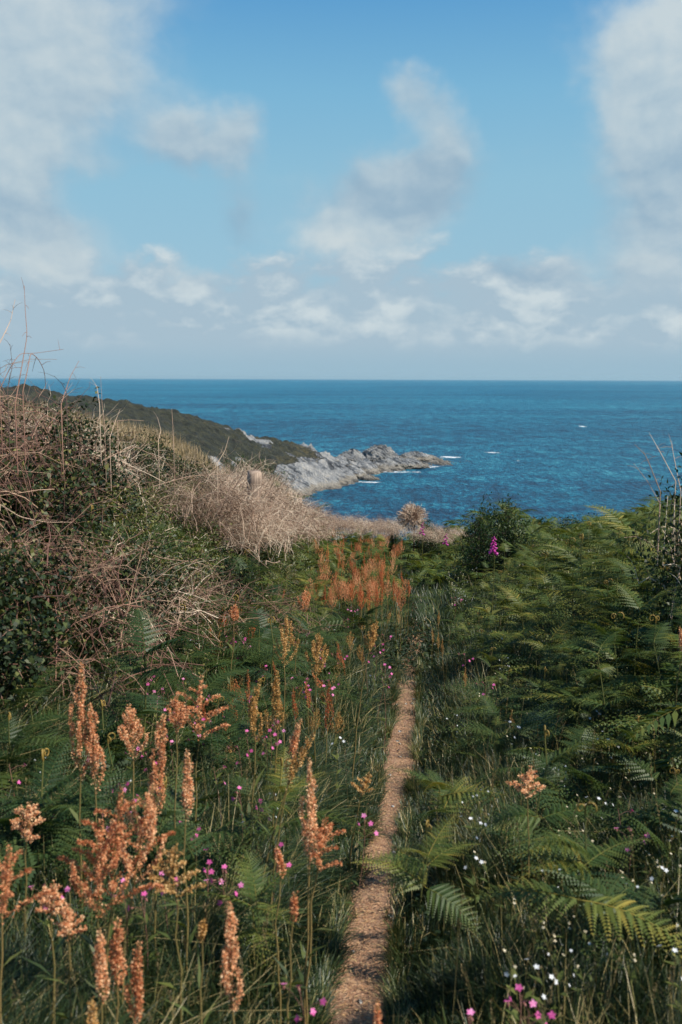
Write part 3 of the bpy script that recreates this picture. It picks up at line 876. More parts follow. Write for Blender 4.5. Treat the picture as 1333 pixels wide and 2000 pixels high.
def pr_():
    y = rng.uniform(3.2, 19.5) if rng.random() < .45 else rng.uniform(3.4, 9); o = rng.uniform(.42, 5.5); x = xpath(y) + o
    if x > .36 * y + .45: return None
    if y < 4.6 and o < 1.0: return None
    if y < 7 and o < .75 and rng.random() < .6: return None
    return (x, y)
for (x, y) in spread(196, pr_, .22):
    o = x - xpath(y); z = gz(x, y)
    s = .62 + .45 * sm(o, .4, 1.8) * sm(y, 3.5, 6) + rng.normal(0, .07)
    if o < .8: s *= .8
    s = max(.4, s) * (1.0 if y < 8 else .82)
    k = cap(x, y, z, 1.12 * s)
    if k is None: continue
    s *= k
    random.choice(ferns_r).place((x, y, z - .02), rng.random() * 6.28, s, 'olive bracken fern, ' + zone(x, y, z + .6 * s), 'fern', 'bracken ferns on the right bank', (rng.normal(0, .09), rng.normal(0, .09)))


def pl_():
    y = rng.uniform(3.4, 16); o = rng.uniform(.35, 2.1); x = xpath(y) - o
    if x < -.36 * y - .4: return None
    if y < 8.5 and o < .72: return None
    return (x, y)
for (x, y) in spread(98, pl_, .27):
    z = gz(x, y)
    if cap(x, y, z, .7, .9) is None: continue
    K = random.choice(ferns_l if y < 9 else ferns_r)
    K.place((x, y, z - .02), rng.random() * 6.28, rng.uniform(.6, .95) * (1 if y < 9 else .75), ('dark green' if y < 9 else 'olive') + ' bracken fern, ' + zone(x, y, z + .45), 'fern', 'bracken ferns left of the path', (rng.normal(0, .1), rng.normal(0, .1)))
# single fronds the photo shows plainly
for px, py, d, s, az, K, lab in [(250, 1290, 4.3, 1.2, .6, ferns_l[1], 'large dark bracken fern behind the tallest orange dock head'),
                                 (560, 1495, 3.5, .7, .35, ferns_r[2], 'bracken fern reaching toward the lone orange dock spike left of the path'),
                                 (480, 1600, 2.9, .62, .1, ferns_r[4], 'near bracken fern with one level frond left of the lone dock spike'),
                                 (880, 1480, 3.8, .72, 2.6, ferns_r[4], 'bracken fern leaning over the right edge of the bare path'),
                                 (830, 1600, 3.1, .62, 2.9, ferns_r[2], 'small yellow-green bracken fern overlapping the path from the right'),
                                 (1120, 1690, 2.7, .72, 1.2, ferns_r[5], 'pale green bracken sprig rising from the tall grass at lower right'),
                                 (1050, 1500, 3.5, .75, 2.2, ferns_r[0], 'bracken fern spreading over grass below the right bank'),
                                 (90, 1480, 3.3, .9, .2, ferns_l[0], 'bracken fern with curled yellow tips left of the tallest dock head')]:
    p = atd(px, py, d); z = gz(p.x, p.y)
    K.place((p.x, p.y, z - .02), az, s, lab, 'fern', 'bracken ferns on the right bank' if px > 700 else 'bracken ferns left of the path')
# distant and out-of-frame bracken as one thicket
th = MB(); low = [frond_mb(.5, .17, 14, 1, .25, .5) for _ in range(4)]; mid = [frond_mb(.36, .12, 10, 2, .25, .5) for _ in range(4)]
def thick(n, fx):
    for _ in range(n):
        p = fx()
        if p is None: continue
        x, y, h = p; z = gz(x, y)
        k = cap(x, y, z, h + .12, .35)
        if k is None: continue
        h *= k
        th.merge(random.choice(mid if y < 13 and abs(x) < .36 * y else low), Matrix.Translation((x, y, z + h)) @ Matrix.Rotation(rng.random() * 6.28, 4, 'Z') @ Matrix.Rotation(rng.normal(0, .3), 4, 'X') @ Matrix.Rotation(-R(6) + rng.normal(0, .25), 4, 'Y') @ Matrix.Scale(rng.uniform(.6, 1.05), 4))
def fa():
    y = rng.uniform(2.5, 21); x = .36 * y + rng.uniform(.4, 2.6); return (x, y, rng.uniform(.35, .95))
thick(500, fa)
def fb_():
    y = rng.uniform(4, 21.2); x = xpath(y) + rng.uniform(.5, 6.5)
    if x > .36 * y + .5: return None
    return (x, y, rng.uniform(.1, .8) * (.4 + .6 * float(sm(x - xpath(y), .5, 1.8))))
thick(1500, fb_)
def fe():
    y = rng.uniform(3.6, 10); x = xpath(y) + rng.uniform(.6, 2.8)
    if x > .36 * y + .3 or (y < 4.6 and x - xpath(y) < 1.0): return None
    return (x, y, rng.uniform(.25, .75) * (.45 + .55 * float(sm(x - xpath(y), .6, 1.5))))
thick(420, fe)
def fc():
    y = rng.uniform(8, 20); x = xpath(y) - rng.uniform(.45, 2.0); return (x, y, rng.uniform(.1, .5))
thick(500, fc)
def fd():
    y = rng.uniform(10.5, 21); return (xpath(y) + rng.uniform(-.7, .8), y, rng.uniform(.02, .35) * float(sm(y, 10, 14)))
thick(420, fd)
tag(th.build('bracken_thicket', M['fern']), kind='stuff')
th = MB(); hi_ = [frond_mb(.40, .13, 13, 0, .3, .5) for _ in range(3)]; mid = hi_
def fl():
    y = rng.uniform(2.9, 8.5); x = xpath(y) - rng.uniform(.55, 2.2)
    if x < -.36 * y - .1: return None
    return (x, y, rng.uniform(.12, .42))
thick(420, fl)
def fr():
    y = rng.uniform(2.7, 6.0); x = xpath(y) + rng.uniform(.5, 1.8)
    if x > .36 * y + .1: return None
    return (x, y, rng.uniform(.10, .38))
thick(210, fr)
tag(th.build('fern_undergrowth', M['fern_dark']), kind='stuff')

# ------------------------------------------------------------------ hedge on the left bank
brams = [bush_kind('bramble_bush', .62, .62, .85, 5200, .036), bush_kind('bramble_bush', .7, .6, .7, 5200, .032), bush_kind('bramble_bush', .55, .65, 1.0, 5200, .040), bush_kind('bramble_bush', .7, .7, .6, 4200, .030, 'sprig', 'twig')]
tangs = [tangle_kind(.55, .55, .55, 240), tangle_kind(.6, .5, .45, 260), tangle_kind(.5, .6, .65, 240, (.3, .7)), tangle_kind(.45, .45, .40, 260, (.2, .45))]
redt = [tangle_kind(.55, .55, .5, 150, (.25, .7), 'bramble_tangle', 'redtwig'), tangle_kind(.5, .5, .6, 130, (.3, .8), 'bramble_tangle', 'redtwig')]


def hz(x, y, z):
    px, py = proj(x, y, z)
    row = 'hedge top' if py < 900 else 'hedge face' if py < 1080 else 'hedge foot'
    col = 'left edge' if px < 130 else 'below headland ridge' if px < 330 else 'left of posts' if px < 470 else 'around posts' if px < 620 else 'right of posts'
    return row + ', ' + col


def pb():
    y = rng.uniform(3.8, 13); o = rng.uniform(1.55, 4.2); x = xpath(y) - o
    if x < -.36 * y - .7: return None
    return (x, y)
for (x, y) in spread(86, pb, .32):
    o = xpath(y) - x; z = gz(x, y)
    K = brams[3] if (rng.random() < .36 + .25 * (y > 8)) else random.choice(brams[:3])
    s = (.70 + .30 * float(sm(o, 1.3, 2.4))) * rng.uniform(.85, 1.1) * (1.0 if y < 8 else .8)
    k = cap(x, y, z, .95 * s, .35)
    if k is None: continue
    s *= k
    pos = (x, y, z - .05)
    K.place(pos, rng.random() * 6.28, s, ('pale leafy' if K is brams[3] else 'dark leafy') + ' bramble bush, ' + hz(x, y, z + .6), 'bramble', 'bramble bushes of the left hedge', (rng.normal(0, .08), rng.normal(0, .08)))


def pt():
    y = rng.uniform(5.2, 21); o = rng.uniform(1.5, 3.9); x = xpath(y) - o
    if x < -.36 * y - .4: return None
    q = proj(x, y, gz(x, y))[0]
    if o < (1.7 if 190 < q < 440 and y < 10 and rng.random() < .14 else 2.4 if y < 11 else 1.8): return None
    return (x, y)
for (x, y) in spread(112, pt, .28):
    o = xpath(y) - x; z = gz(x, y)
    if y < 7 and rng.random() < .3: continue
    if proj(x, y, z)[0] < 210 and rng.random() < .6: continue
    up = .12 + .45 * float(sm(o, 1.4, 2.4)) * (1 if y < 10 else .45 if y < 15 else .1)
    if o < 1.9 and y < 10: up = .0
    k = cap(x, y, z, up + .86, .3)
    if k is None: continue
    up = (up + .86) * k - .82
    random.choice(tangs).place((x, y, z + up - .05), rng.normal(0, .6), rng.uniform(.8, 1.15) * (1 if y < 15 else .8), 'pale dry stalk tangle, ' + hz(x, y, z + up + .3), 'dead stalks', 'dry twig tangles of the left hedge', (rng.normal(0, .12), rng.normal(0, .12)))
def pq():
    y = rng.uniform(3.8, 9); o = rng.uniform(1.1, 2.8); x = xpath(y) - o
    if x < -.36 * y - .4: return None
    return (x, y)
for (x, y) in spread(8, pq, .35):
    o = xpath(y) - x; z = gz(x, y)
    if cap(x, y, z, 1.1, .9) is None: continue
    random.choice(redt).place((x, y, z + .1 + .4 * float(sm(o, 1.4, 2.4))), rng.random() * 6.28, rng.uniform(.8, 1.2), 'red-brown leafless bramble tangle, ' + hz(x, y, z + .5), 'bramble', 'red-brown bramble tangles', (rng.normal(0, .15), rng.normal(0, .15)))
# dry stalks along the cliff edge at the end of the path
for px, py, y, s in [(650, 1005, 19.5, .6), (680, 1008, 20, .6), (715, 1012, 20, .55), (745, 1012, 20.5, .6), (775, 1012, 20.5, .6), (840, 1022, 20, .55), (870, 1026, 20, .5), (620, 996, 18, .8), (600, 985, 17.5, .8), (895, 1030, 18.5, .5), (665, 1008, 17.5, .7), (700, 1010, 17.5, .7), (735, 1016, 17.5, .7), (765, 1018, 17, .6), (850, 1030, 17, .6), (878, 1034, 16.5, .5), (825, 1028, 16.5, .5)]:
    p = atd(px, py, y); z = gz(p.x, p.y)
    tangs[3].place((p.x, p.y, p.z - .46 * s), rng.random() * 6.28, s, 'low dry stalks ' + ('left' if px < 790 else 'right') + ' of the brown gorse', 'dead stalks', 'dry stalks on the cliff edge')
p = atd(806, 990, 17.5); z = gz(p.x, p.y)
gorse = empty('dead_gorse_bush', (p.x, p.y, z)); g1 = MB(); g2 = MB()
top = p.z + .1 - z
tube(g2, curve((0, 0, 0), (0, 0, top * .8), 6, (.04, 0, 0), .01), .014, 5, .3)
for k in range(420):
    d = unit(rng.normal(0, 1, 3) + [0, 0, .25]); c0 = np.array([0, 0, top - .30]); e = c0 + d * np.array([.27, .27, .25]) * rng.uniform(.75, 1.1)
    tube(g1, curve(c0 + d * .04, e, 4, (0, 0, .01), .01), [.003, .0035, .004, .003], 3, rng.uniform(.2, .8))
    for j in range(3):
        q = e - d * rng.uniform(0, .08); tube(g1, [q, q + unit(d + rng.normal(0, .7, 3)) * .05], [.003, .0015], 3, rng.random())
g1.build('dead_crown', M['twig'], gorse); g2.build('trunk', M['darktwig'], gorse)
tag(gorse, 'rounded pinkish-brown dead gorse bush on the skyline beyond the path', 'bush')

# two fence posts in the hedge
def post(px, py_top, y, w, h, rz, lab):
    p = atd(px, py_top, y); n = 9; mb = MB(); V = []; lv = np.linspace(0, 1, 14)
    for u in lv:
        for k in range(12):
            a = math.pi / 4 + 2 * math.pi * k / 12; c_, s_ = math.cos(a), math.sin(a); m_ = 1 / max(abs(math.cos(a)), abs(math.sin(a)))
            rr = w / 2 * min(m_, 1.28) * (1 + .05 * (fbm(k * 1.7, u * 9, 2, 3) - .5))
            V.append((c_ * rr, s_ * rr, -h + h * u + (.012 * math.sin(k * 1.9) + .01 * s_ if u == 1 else 0)))
    V.append((0, 0, .004)); V = np.array(V)
    Q = [(i * 12 + k, i * 12 + (k + 1) % 12, (i + 1) * 12 + (k + 1) % 12, (i + 1) * 12 + k) for i in range(13) for k in range(12)]
    Q += [(13 * 12 + k, 13 * 12 + k + 1, 13 * 12 + (k + 2) % 12, 14 * 12) for k in range(0, 12, 2)]
    mb.add(V, Q, .5); o = mb.build('fence_post', M['wood']); o.location = p; o.rotation_euler = (R(2), R(1.5), rz)
    tag(o, lab, 'post', 'fence posts in the hedge')
post(498, 921, 10.2, .13, 1.3, R(22), 'thick square wooden fence post with split top, nearer of the two in the dry hedge')
post(585, 973, 15.5, .085, 1.2, R(15), 'thin grey fence post half buried in dry twigs, farther of the two')

# ------------------------------------------------------------------ bare shoots against the sky, elder at the right
def shoot(pts, y, r0, r1, lab, thorns=6, m='redtwig', yd=.25, name='bramble_shoot', leaf=0):
    P3 = [atd(px, py, y + yd * k / max(1, len(pts) - 1)) for k, (px, py) in enumerate(pts)]
    P3 = np.array([tuple(q) for q in P3]); n = 28; s0 = np.linspace(0, 1, len(P3)); s1 = np.linspace(0, 1, n)
    p = np.stack([np.interp(s1, s0, P3[:, k]) for k in range(3)], 1)
    for _ in range(3): p[1:-1] = (p[:-2] + 2 * p[1:-1] + p[2:]) / 4
    foot = P3[0].copy(); foot[2] -= .35 if name == 'bramble_shoot' or name == 'elder_twig' else .03
    p = np.vstack([foot, p])
    root = empty(name, tuple(foot)); mb = MB(); tube(mb, p - foot, np.linspace(r0, r1, n + 1), 5, .6); tb = mb
    for k in range(thorns):
        q = p[rng.integers(3, n)] - foot; d = unit(rng.normal(0, 1, 3) * (1, .5, .6)); l = rng.uniform(.02, .10)
        tube(tb, [q, q + d * l * .5 + [0, 0, .006], q + d * l], [r1 * 1.1, r1 * .9, r1 * .5], 3, .5)
    mb.build('stem', M[m], root)
    tag(root, lab, 'twig', 'bare shoots above the left hedge')
for a in [([(30, 790), (38, 745), (45, 705), (54, 655), (50, 610), (48, 558)], 5.0, .0032, .0012, 'tallest bare upright shoot against the sky at the left edge', 10),
          ([(45, 765), (55, 720), (60, 688), (75, 700), (88, 725), (90, 762)], 5.0, .0026, .0014, 'arching shoot curving down just right of the tallest bare shoot', 3),
          ([(-10, 690), (10, 650), (22, 625), (30, 585)], 5.1, .0028, .001, 'pale slanting shoot at the very left edge above the hedge', 5, 'twig'),
          ([(0, 760), (22, 715), (40, 690), (70, 690), (125, 682)], 5.2, .0024, .001, 'long shoot bending right to end in a level tip over the sea', 5),
          ([(15, 760), (25, 715), (20, 672)], 4.9, .0022, .001, 'short dark shoot with small buds near the left edge', 9, 'darktwig'),
          ([(120, 790), (128, 765), (138, 735), (155, 705)], 5.4, .003, .001, 'forked twig just right of the arching shoot', 5, 'redtwig'),
          ([(130, 765), (122, 750), (107, 735)], 5.4, .0022, .001, 'dark hooked twig leaning left from the forked twig', 4, 'darktwig'),
          ([(195, 790), (190, 755), (178, 738)], 6.0, .002, .0008, 'pale thin twig crossing the horizon beside the headland top', 1, 'twig'),
          ([(205, 830), (200, 790), (197, 735)], 6.2, .002, .0008, 'very thin upright twig in front of the headland top', 2, 'twig'),
          ([(340, 880), (338, 830), (336, 798)], 7.6, .0024, .001, 'thin pale stalk standing up before the middle of the headland', 2, 'twig'),
          ([(425, 905), (440, 880), (448, 852)], 8.6, .0024, .001, 'pale stalk leaning right before the dark headland slope', 1, 'twig'),
          ([(215, 855), (225, 825), (235, 800)], 6.5, .0022, .001, 'greenish stalk leaning right over the hedge top', 2, 'twig'),
          ([(310, 860), (315, 840), (308, 815)], 7.2, .0022, .001, 'short curved stalk left of the thin pale stalk', 2, 'twig'),
          ([(230, 822), (255, 820), (282, 822)], 6.6, .0022, .001, 'level pale stalk lying across the headland view', 0, 'twig')]: shoot(*a)
for k_, (px, py, y, s) in enumerate([(480, 985, 9.6, .75), (520, 990, 9.7, .75), (455, 975, 9.9, .8), (500, 1010, 9.3, .75), (545, 995, 10.4, .8), (560, 985, 12.0, .8), (590, 1005, 14.5, .8), (575, 1000, 13.8, .7), (610, 1010, 15, .7), (425, 965, 9.2, .8), (395, 955, 8.8, .8)]):
    p = atd(px, py, y)
    tangs[k_ % 4].place((p.x, p.y, p.z - .34), rng.normal(0, .6), s, 'pale dry stalk heap against fence posts', 'dead stalks', 'dry twig tangles of the left hedge')
# long loose stalks arching over the face of the hedge
for i_, (pts, y, lab) in enumerate([([(430, 1020), (460, 1055), (500, 1090), (525, 1110)], 6.6, 'long pale stalk falling right from the hedge toward the campions'),
                                    ([(0, 985), (40, 1010), (90, 1020), (140, 1020)], 4.6, 'yellowish arched stalk on the dark hedge face at the left edge'),
                                    ([(260, 1060), (310, 1090), (400, 1100), (450, 1150)], 6.0, 'pale stalk sagging across the foot of the hedge'),
                                    ([(300, 950), (370, 930), (450, 925), (500, 970)], 7.0, 'pale arched stalk left of the square post'),
                                    ([(200, 900), (260, 870), (330, 905), (360, 960)], 6.3, 'pale stalk arching over the hedge below the headland'),
                                    ([(250, 1130), (290, 1150), (330, 1185)], 5.6, 'dry stalk lying below the hedge, left of the white flowers'),
                                    ([(520, 1095), (535, 1100), (548, 1096)], 6.8, 'short pale stalk end sticking out right of the hedge')]):
    shoot(pts, y, .0032, .0014, lab, 4, 'twig', .5, 'dry_stalk')

elder = empty('elder_shrub'); e1, e2 = bush_mbs(.33, .34, .62, 3400, .024, 18)
e1.build('stems', M['twig'], elder); e2.build('foliage', M['bramble'], elder)
p = atd(1362, 1075, 5.6); z = gz(p.x, p.y)
elder.location = (p.x, p.y, z + .35); elder.scale = (1.15, 1.15, (atd(1300, 905, 5.6).z - z - .35) / .70)
mb = MB(); tube(mb, curve((0, 0, -.5), (0, 0, .2), 5), .012, 6, .3); mb.build('trunk', M['darktwig'], elder)
tag(elder, 'leafy elder shrub with pale bare twigs rising above the bracken at the right edge', 'shrub')
shoot([(1290, 960), (1262, 890), (1240, 868)], 5.5, .003, .001, 'pale bare twig reaching left from the elder over the sea', 6, 'twig', .2, 'elder_twig')
shoot([(1320, 940), (1288, 880), (1268, 845)], 5.5, .003, .001, 'pale bare twig at the very top of the elder', 6, 'twig', .2, 'elder_twig')
shoot([(1290, 985), (1265, 940), (1238, 905)], 5.5, .002, .001, 'faint thin twig low on the left of the elder', 3, 'twig', .2, 'elder_twig')
shoot([(1330, 960), (1318, 900), (1312, 868)], 5.6, .003, .001, 'upright pale twig in the top right of the elder', 6, 'twig', .2, 'elder_twig')
# dark scrub on the right skyline and right of the gorse
sc1 = bush_kind('hawthorn_scrub', .75, .6, .75, 4200, .034, 'fern_dark', 'darktwig')
for px, py, y, s, lab in [(985, 985, 13.5, 1.0, 'dark rounded scrub bush on the skyline above the tall foxglove'), (945, 1005, 14, .75, 'smaller dark bush left of the skyline scrub'),
                          (835, 1020, 17, .65, 'dark green bush at the cliff edge right of the brown gorse'), (770, 1030, 17.5, .5, 'low dark bush left of the brown gorse'),
                          (510, 900, 18, .8, 'dark green bush behind the square post'), (470, 893, 18.5, .8, 'bush on the field edge left of the square post'), (540, 930, 19, .6, 'low bush between the two fence posts')]:
    p = atd(px, py, y); z = gz(p.x, p.y); hgt = max(.35, p.z - z)
    r = sc1.place((p.x, p.y, z), rng.random() * 6.28, s, lab, 'bush', 'dark scrub bushes on the skyline'); r.scale = (s, s, hgt / .82)

# ------------------------------------------------------------------ docks and sorrel with orange seed heads
HERO = [  # tip x, tip y, foot of head x, head end y, distance, style, seeds, label
    (160, 1293, 155, 1520, 3.1, 'tight', 'seed', 'tallest salmon dock spike, left of all other foreground docks'),
    (178, 1370, 185, 1545, 3.1, 'tight', 'seed', 'salmon dock spike just right of the tallest one'),
    (318, 1395, 300, 1590, 2.9, 'tight', 'seed', 'broad salmon dock head in the middle of the foreground dock group'),
    (363, 1468, 362, 1600, 2.8, 'tight', 'seed', 'slim salmon dock spike right of the broad middle head'),
    (604, 1487, 600, 1690, 2.75, 'tight', 'seed', 'lone salmon dock spike standing left of the bare path'),
    (635, 1595, 605, 1700, 2.75, 'curl', 'seed', 'short curled dock branch leaning right from the lone spike'),
    (240, 1540, 205, 1760, 2.5, 'curl', 'seed', 'wide branching dock head with curling arms below the broad head'),
    (300, 1530, 240, 1720, 2.55, 'open', 'seed', 'open dock head on the right side of the curling one'),
    (200, 1600, 190, 1790, 2.5, 'open', 'seed', 'open dock head on the left side of the curling one'),
    (20, 1650, -5, 1790, 2.3, 'curl', 'seed', 'drooping reddish dock head cut by the left edge'),
    (60, 1560, 40, 1640, 2.8, 'curl', 'seed', 'small orange dock head above the drooping one at left edge'),
    (453, 1760, 455, 1975, 2.2, 'tight', 'seed', 'slender red dock spike at the bottom, left of the path'),
    (272, 1845, 262, 2000, 2.2, 'tight', 'seed', 'red-brown dock spike at the bottom, between two others'),
    (198, 1822, 190, 1960, 2.2, 'tight', 'seed', 'narrow dock spike at the bottom, leftmost of three'),
    (229, 1797, 225, 1935, 2.25, 'tight', 'seed', 'narrow pointed dock spike at the bottom, middle of three'),
    (180, 1950, 178, 2030, 2.1, 'tight', 'seedpale', 'pale green-yellow dock spike at the bottom edge'),
    (543, 1655, 546, 1712, 2.7, 'tight', 'seed', 'very short dock spike left of the path'),
    (575, 1745, 565, 1790, 2.4, 'tight', 'seed', 'tiny orange dock tip in grass near the path'),
    (737, 1955, 740, 2060, 2.05, 'tight', 'seed', 'blurred red dock tip over the path at the bottom edge'),
    (505, 1325, 490, 1450, 3.5, 'tight', 'seedpale', 'ochre dock head, left of a pair behind the campions'),
    (542, 1308, 535, 1420, 3.6, 'tight', 'seedpale', 'ochre dock head, right of a pair behind the campions'),
    (615, 1432, 520, 1490, 3.2, 'tight', 'seedpale', 'cream dock head leaning right above the lone spike'),
    (590, 1412, 540, 1480, 3.2, 'tight', 'seed', 'brownish dock head beside the cream leaning one'),
    (255, 1375, 265, 1480, 3.3, 'open', 'seed', 'open reddish dock head between the tall spike and broad head'),
    (395, 1322, 380, 1440, 3.5, 'curl', 'seed', 'brown curling dock head above the slim spike'),
    (345, 1360, 340, 1430, 3.4, 'open', 'seed', 'thin brown dock head beneath the white flowers'),
    (560, 1200, 555, 1300, 5.0, 'open', 'seedpale', 'ochre dock plant in the middle of the left bank'),
    (622, 1235, 618, 1320, 4.8, 'open', 'seedpale', 'branching ochre dock plant midway between campions and path'),
    (735, 1215, 700, 1260, 5.0, 'open', 'seedpale', 'ochre dock head leaning right beside the dark grass of the path'),
    (1035, 1500, 1038, 1560, 3.2, 'curl', 'seed', 'small bright red dock head in the grass right of the path'),
    (1330, 1228, 1328, 1270, 4.0, 'tight', 'seed', 'salmon dock tip at the right edge of the bank'),
    (720, 1508, 690, 1540, 3.9, 'curl', 'seedpale', 'small arched dock head in the grass left of the bare path'),
    (340, 1655, 345, 1760, 2.5, 'curl', 'seedpale', 'thin curled dock sprig below the purple campion'),
    (100, 1725, 100, 1790, 2.4, 'curl', 'seed', 'small branching dock sprig at lower left'),
    (135, 1775, 130, 1830, 2.3, 'curl', 'seed', 'three-pronged dock tip at lower left'),
    (395, 1790, 392, 1840, 2.4, 'tight', 'seedpale', 'tiny pale dock tip left of the slender red spike'),
    (460, 1180, 450, 1215, 5.6, 'open', 'seed', 'small orange dock head under the hanging pale stalks'),
    (600, 1150, 575, 1190, 6.2, 'open', 'seed', 'orange dock head leaning right below the red dock patch')]
for (tx, ty, bx, by, d, style, sm_, lab) in HERO:
    T = atd(tx, ty, d); B = atd(bx, by, d)
    head = max(.05, (T - B).length); zf = gz(B.x, d)
    H = T.z - zf
    if H < head * 1.05: H = head * 1.05
    fx = B.x + (B.x - T.x) * min(1.0, (B.z - zf) / max(head, .05)) * .25
    k = dock_kind(H, head, style, sm_, 1.0, ((T.x - fx) / H, 0))
    k.place((fx, d, T.z - H), 0, 1, lab, 'dock', 'foreground docks left of the path' if tx < 700 else None)
docks = [dock_kind(.8, h_, s, 'seedred', .4) for s, h_ in (('tight', .30), ('tight', .22), ('tight', .36), ('open', .26))]
patchpale = dock_kind(.8, .26, 'open', 'seed', .4)
dockp = [dock_kind(.6, .22, s, 'seedpale', .5) for s in ('open', 'tight', 'open')]
k = 0
while k < 135:
    px = rng.normal(712, 50); py = rng.uniform(1010, 1150)
    if not 595 < px < 802: continue
    h = hit(px, py, .62)
    if h is None or h[1] > 17: continue
    z = gz(h[0], h[1]); s = (h[2] - z) / .8
    if py < 1030 and rng.random() < .3: continue
    if s < .3 or s > 1.3: continue
    s = max(s, .55)
    (patchpale if rng.random() < .55 else random.choice(docks)).place((h[0], h[1], z), rng.random() * 6.28, s, 'red dock in dense patch ahead, ' + ('back' if py < 1060 else 'middle' if py < 1105 else 'front') + (' left' if px < 690 else ' right'), 'dock', 'red docks in the patch beyond the campions'); k += 1
k = 0
while k < 58:
    px = rng.uniform(400, 770); py = rng.uniform(1130, 1400)
    if px > 700 and py > 1260: continue
    h = hit(px, py, .5)
    if h is None: continue
    z = gz(h[0], h[1])
    if xpath(h[1]) - h[0] < .25: continue
    (random.choice(dockp) if rng.random() < .6 else random.choice(docks)).place((h[0], h[1], z), rng.random() * 6.28, rng.uniform(.5, .8), 'ochre dock plant, ' + zone(h[0], h[1], z + .4), 'dock', 'ochre docks among the campions', (rng.normal(0, .15), rng.normal(0, .15))); k += 1
for px, py in [(845, 1215), (857, 1225), (865, 1240), (858, 1185), (1230, 1480), (1200, 1450), (910, 1290), (1000, 1380), (780, 1180), (770, 1120), (1270, 1110), (1180, 1115)]:
    h = hit(px, py, .4)
    if h: dockp[1].place((h[0], h[1], gz(h[0], h[1])), rng.random() * 6, .6, 'thin yellowish dock, ' + zone(h[0], h[1], h[2]), 'dock', 'sparse docks right of the path')

# ------------------------------------------------------------------ campions, white flowers, foxgloves
camps = [campion_kind(.5, n, 'pink', .0115) for n in (2, 3, 4, 5)]
whites = [campion_kind(.45, n, 'white', .0085, False, 'white_campion') for n in (2, 3, 5)]
stitch = [campion_kind(.4, n, 'white', .0055, False, 'stitchwort') for n in (3, 5)]
creams = [campion_kind(.4, n, 'cream', .0065, False, 'cream_flower') for n in (2, 4)]
def flowers(lst, kinds, hh, name, cat, group, sc=1.0):
    for px, py in lst:
        h = hit(px, py, hh)
        if h is None: continue
        z = gz(h[0], h[1]); s = max(.2, h[2] - z); K = random.choice(kinds)
        r = K.place((h[0], h[1], z), rng.random() * .8, sc, name + ', ' + zone(h[0], h[1], h[2]), cat, group, (rng.normal(0, .04), rng.normal(0, .04)))
        H0 = max(c.bound_box[1][2] for c in r.children if c.name.startswith('stem'))
        r.scale = (sc, sc, min(1.6, s / H0))
PINK = [(440, 1243), (455, 1248), (548, 1250), (560, 1258), (583, 1232), (675, 1213), (725, 1255), (665, 1192), (715, 1280), (275, 1338), (315, 1345), (255, 1372), (280, 1363), (385, 1355), (420, 1385), (515, 1412), (482, 1430), (510, 1305), (575, 1315), (600, 1340),
        (605, 1295), (375, 1412), (400, 1420), (280, 1460), (325, 1450), (175, 1450), (208, 1508), (205, 1538), (325, 1590), (430, 1512), (472, 1567), (463, 1540), (315, 1710), (328, 1722), (420, 1700), (445, 1697), (75, 1718), (15, 1510), (85, 1565), (580, 1912), (968, 1958),
        (985, 1945), (1210, 1605), (1222, 1600), (930, 1998), (655, 1055), (620, 1045), (680, 1602), (372, 1398), (360, 1440), (465, 1262), (540, 1262), (235, 1570), (900, 1275), (940, 1330), (880, 1165), (495, 1655)]
PINK += [(float(rng.uniform(220, 520)), float(rng.uniform(1310, 1480))) for _ in range(12)] + [(float(rng.uniform(430, 760)), float(rng.uniform(1180, 1360))) for _ in range(13)] + [(float(rng.uniform(0, 480)), float(rng.uniform(1480, 1760))) for _ in range(6)]
WHITE = [(290, 1235), (318, 1222), (335, 1225), (325, 1238), (370, 1252), (248, 1237), (254, 1262), (300, 1226), (645, 1225), (712, 1300), (1010, 1215), (1028, 1212), (975, 1232), (1018, 1240), (645, 1430), (1175, 1445), (925, 1595), (925, 1650), (1155, 1560), (1268, 1650), (1322, 1585), (970, 1870), (1328, 1860), (1040, 1880), (175, 1415), (1000, 1410), (1205, 1400), (1250, 1345), (1160, 1380), (1120, 1300)]
ST = [(900, 1155), (885, 1165), (930, 1110), (912, 1138), (895, 1150), (905, 1165), (980, 1285), (978, 1302), (1045, 1362), (1120, 1455), (1160, 1448), (1195, 1452), (1040, 1478), (1050, 1490), (1030, 1490), (1060, 1500), (940, 1550), (935, 1560), (890, 1400), (1130, 1490), (1100, 1500), (1190, 1380), (1230, 1300), (1085, 1860), (1110, 1830), (960, 1900), (1240, 1740), (1280, 1790), (120, 1560), (230, 1520), (60, 1480), (440, 1600), (530, 1560), (1100, 1720), (1060, 1700), (1150, 1420)]
CR = [(1310, 1645), (1325, 1660), (1300, 1670), (1315, 1690), (1330, 1700), (1290, 1700), (1270, 1730), (1300, 1760), (1240, 1770), (1325, 1625), (1130, 1790), (1150, 1830), (1190, 1760), (1095, 1810), (1060, 1790), (1010, 1740), (960, 1690), (1210, 1690), (1170, 1650), (1100, 1610), (1290, 1600), (1150, 1500), (1090, 1490), (1050, 1650), (1230, 1560), (1000, 1900), (1180, 1900), (1250, 1850)]
CR += [(float(rng.uniform(930, 1330)), float(rng.uniform(1300, 1620))) for _ in range(34)] + [(float(rng.uniform(870, 960)), float(rng.uniform(1105, 1175))) for _ in range(10)]
flowers(PINK, camps, .42, 'pink campion', 'campion', 'pink campions')
flowers(WHITE, whites, .42, 'white campion', 'white flower', 'white campions')
flowers(ST, stitch, .38, 'tiny white stitchwort', 'white flower', 'stitchworts')
flowers(CR, creams, .34, 'cream flower sprig', 'cream flower', 'cream flower sprigs')
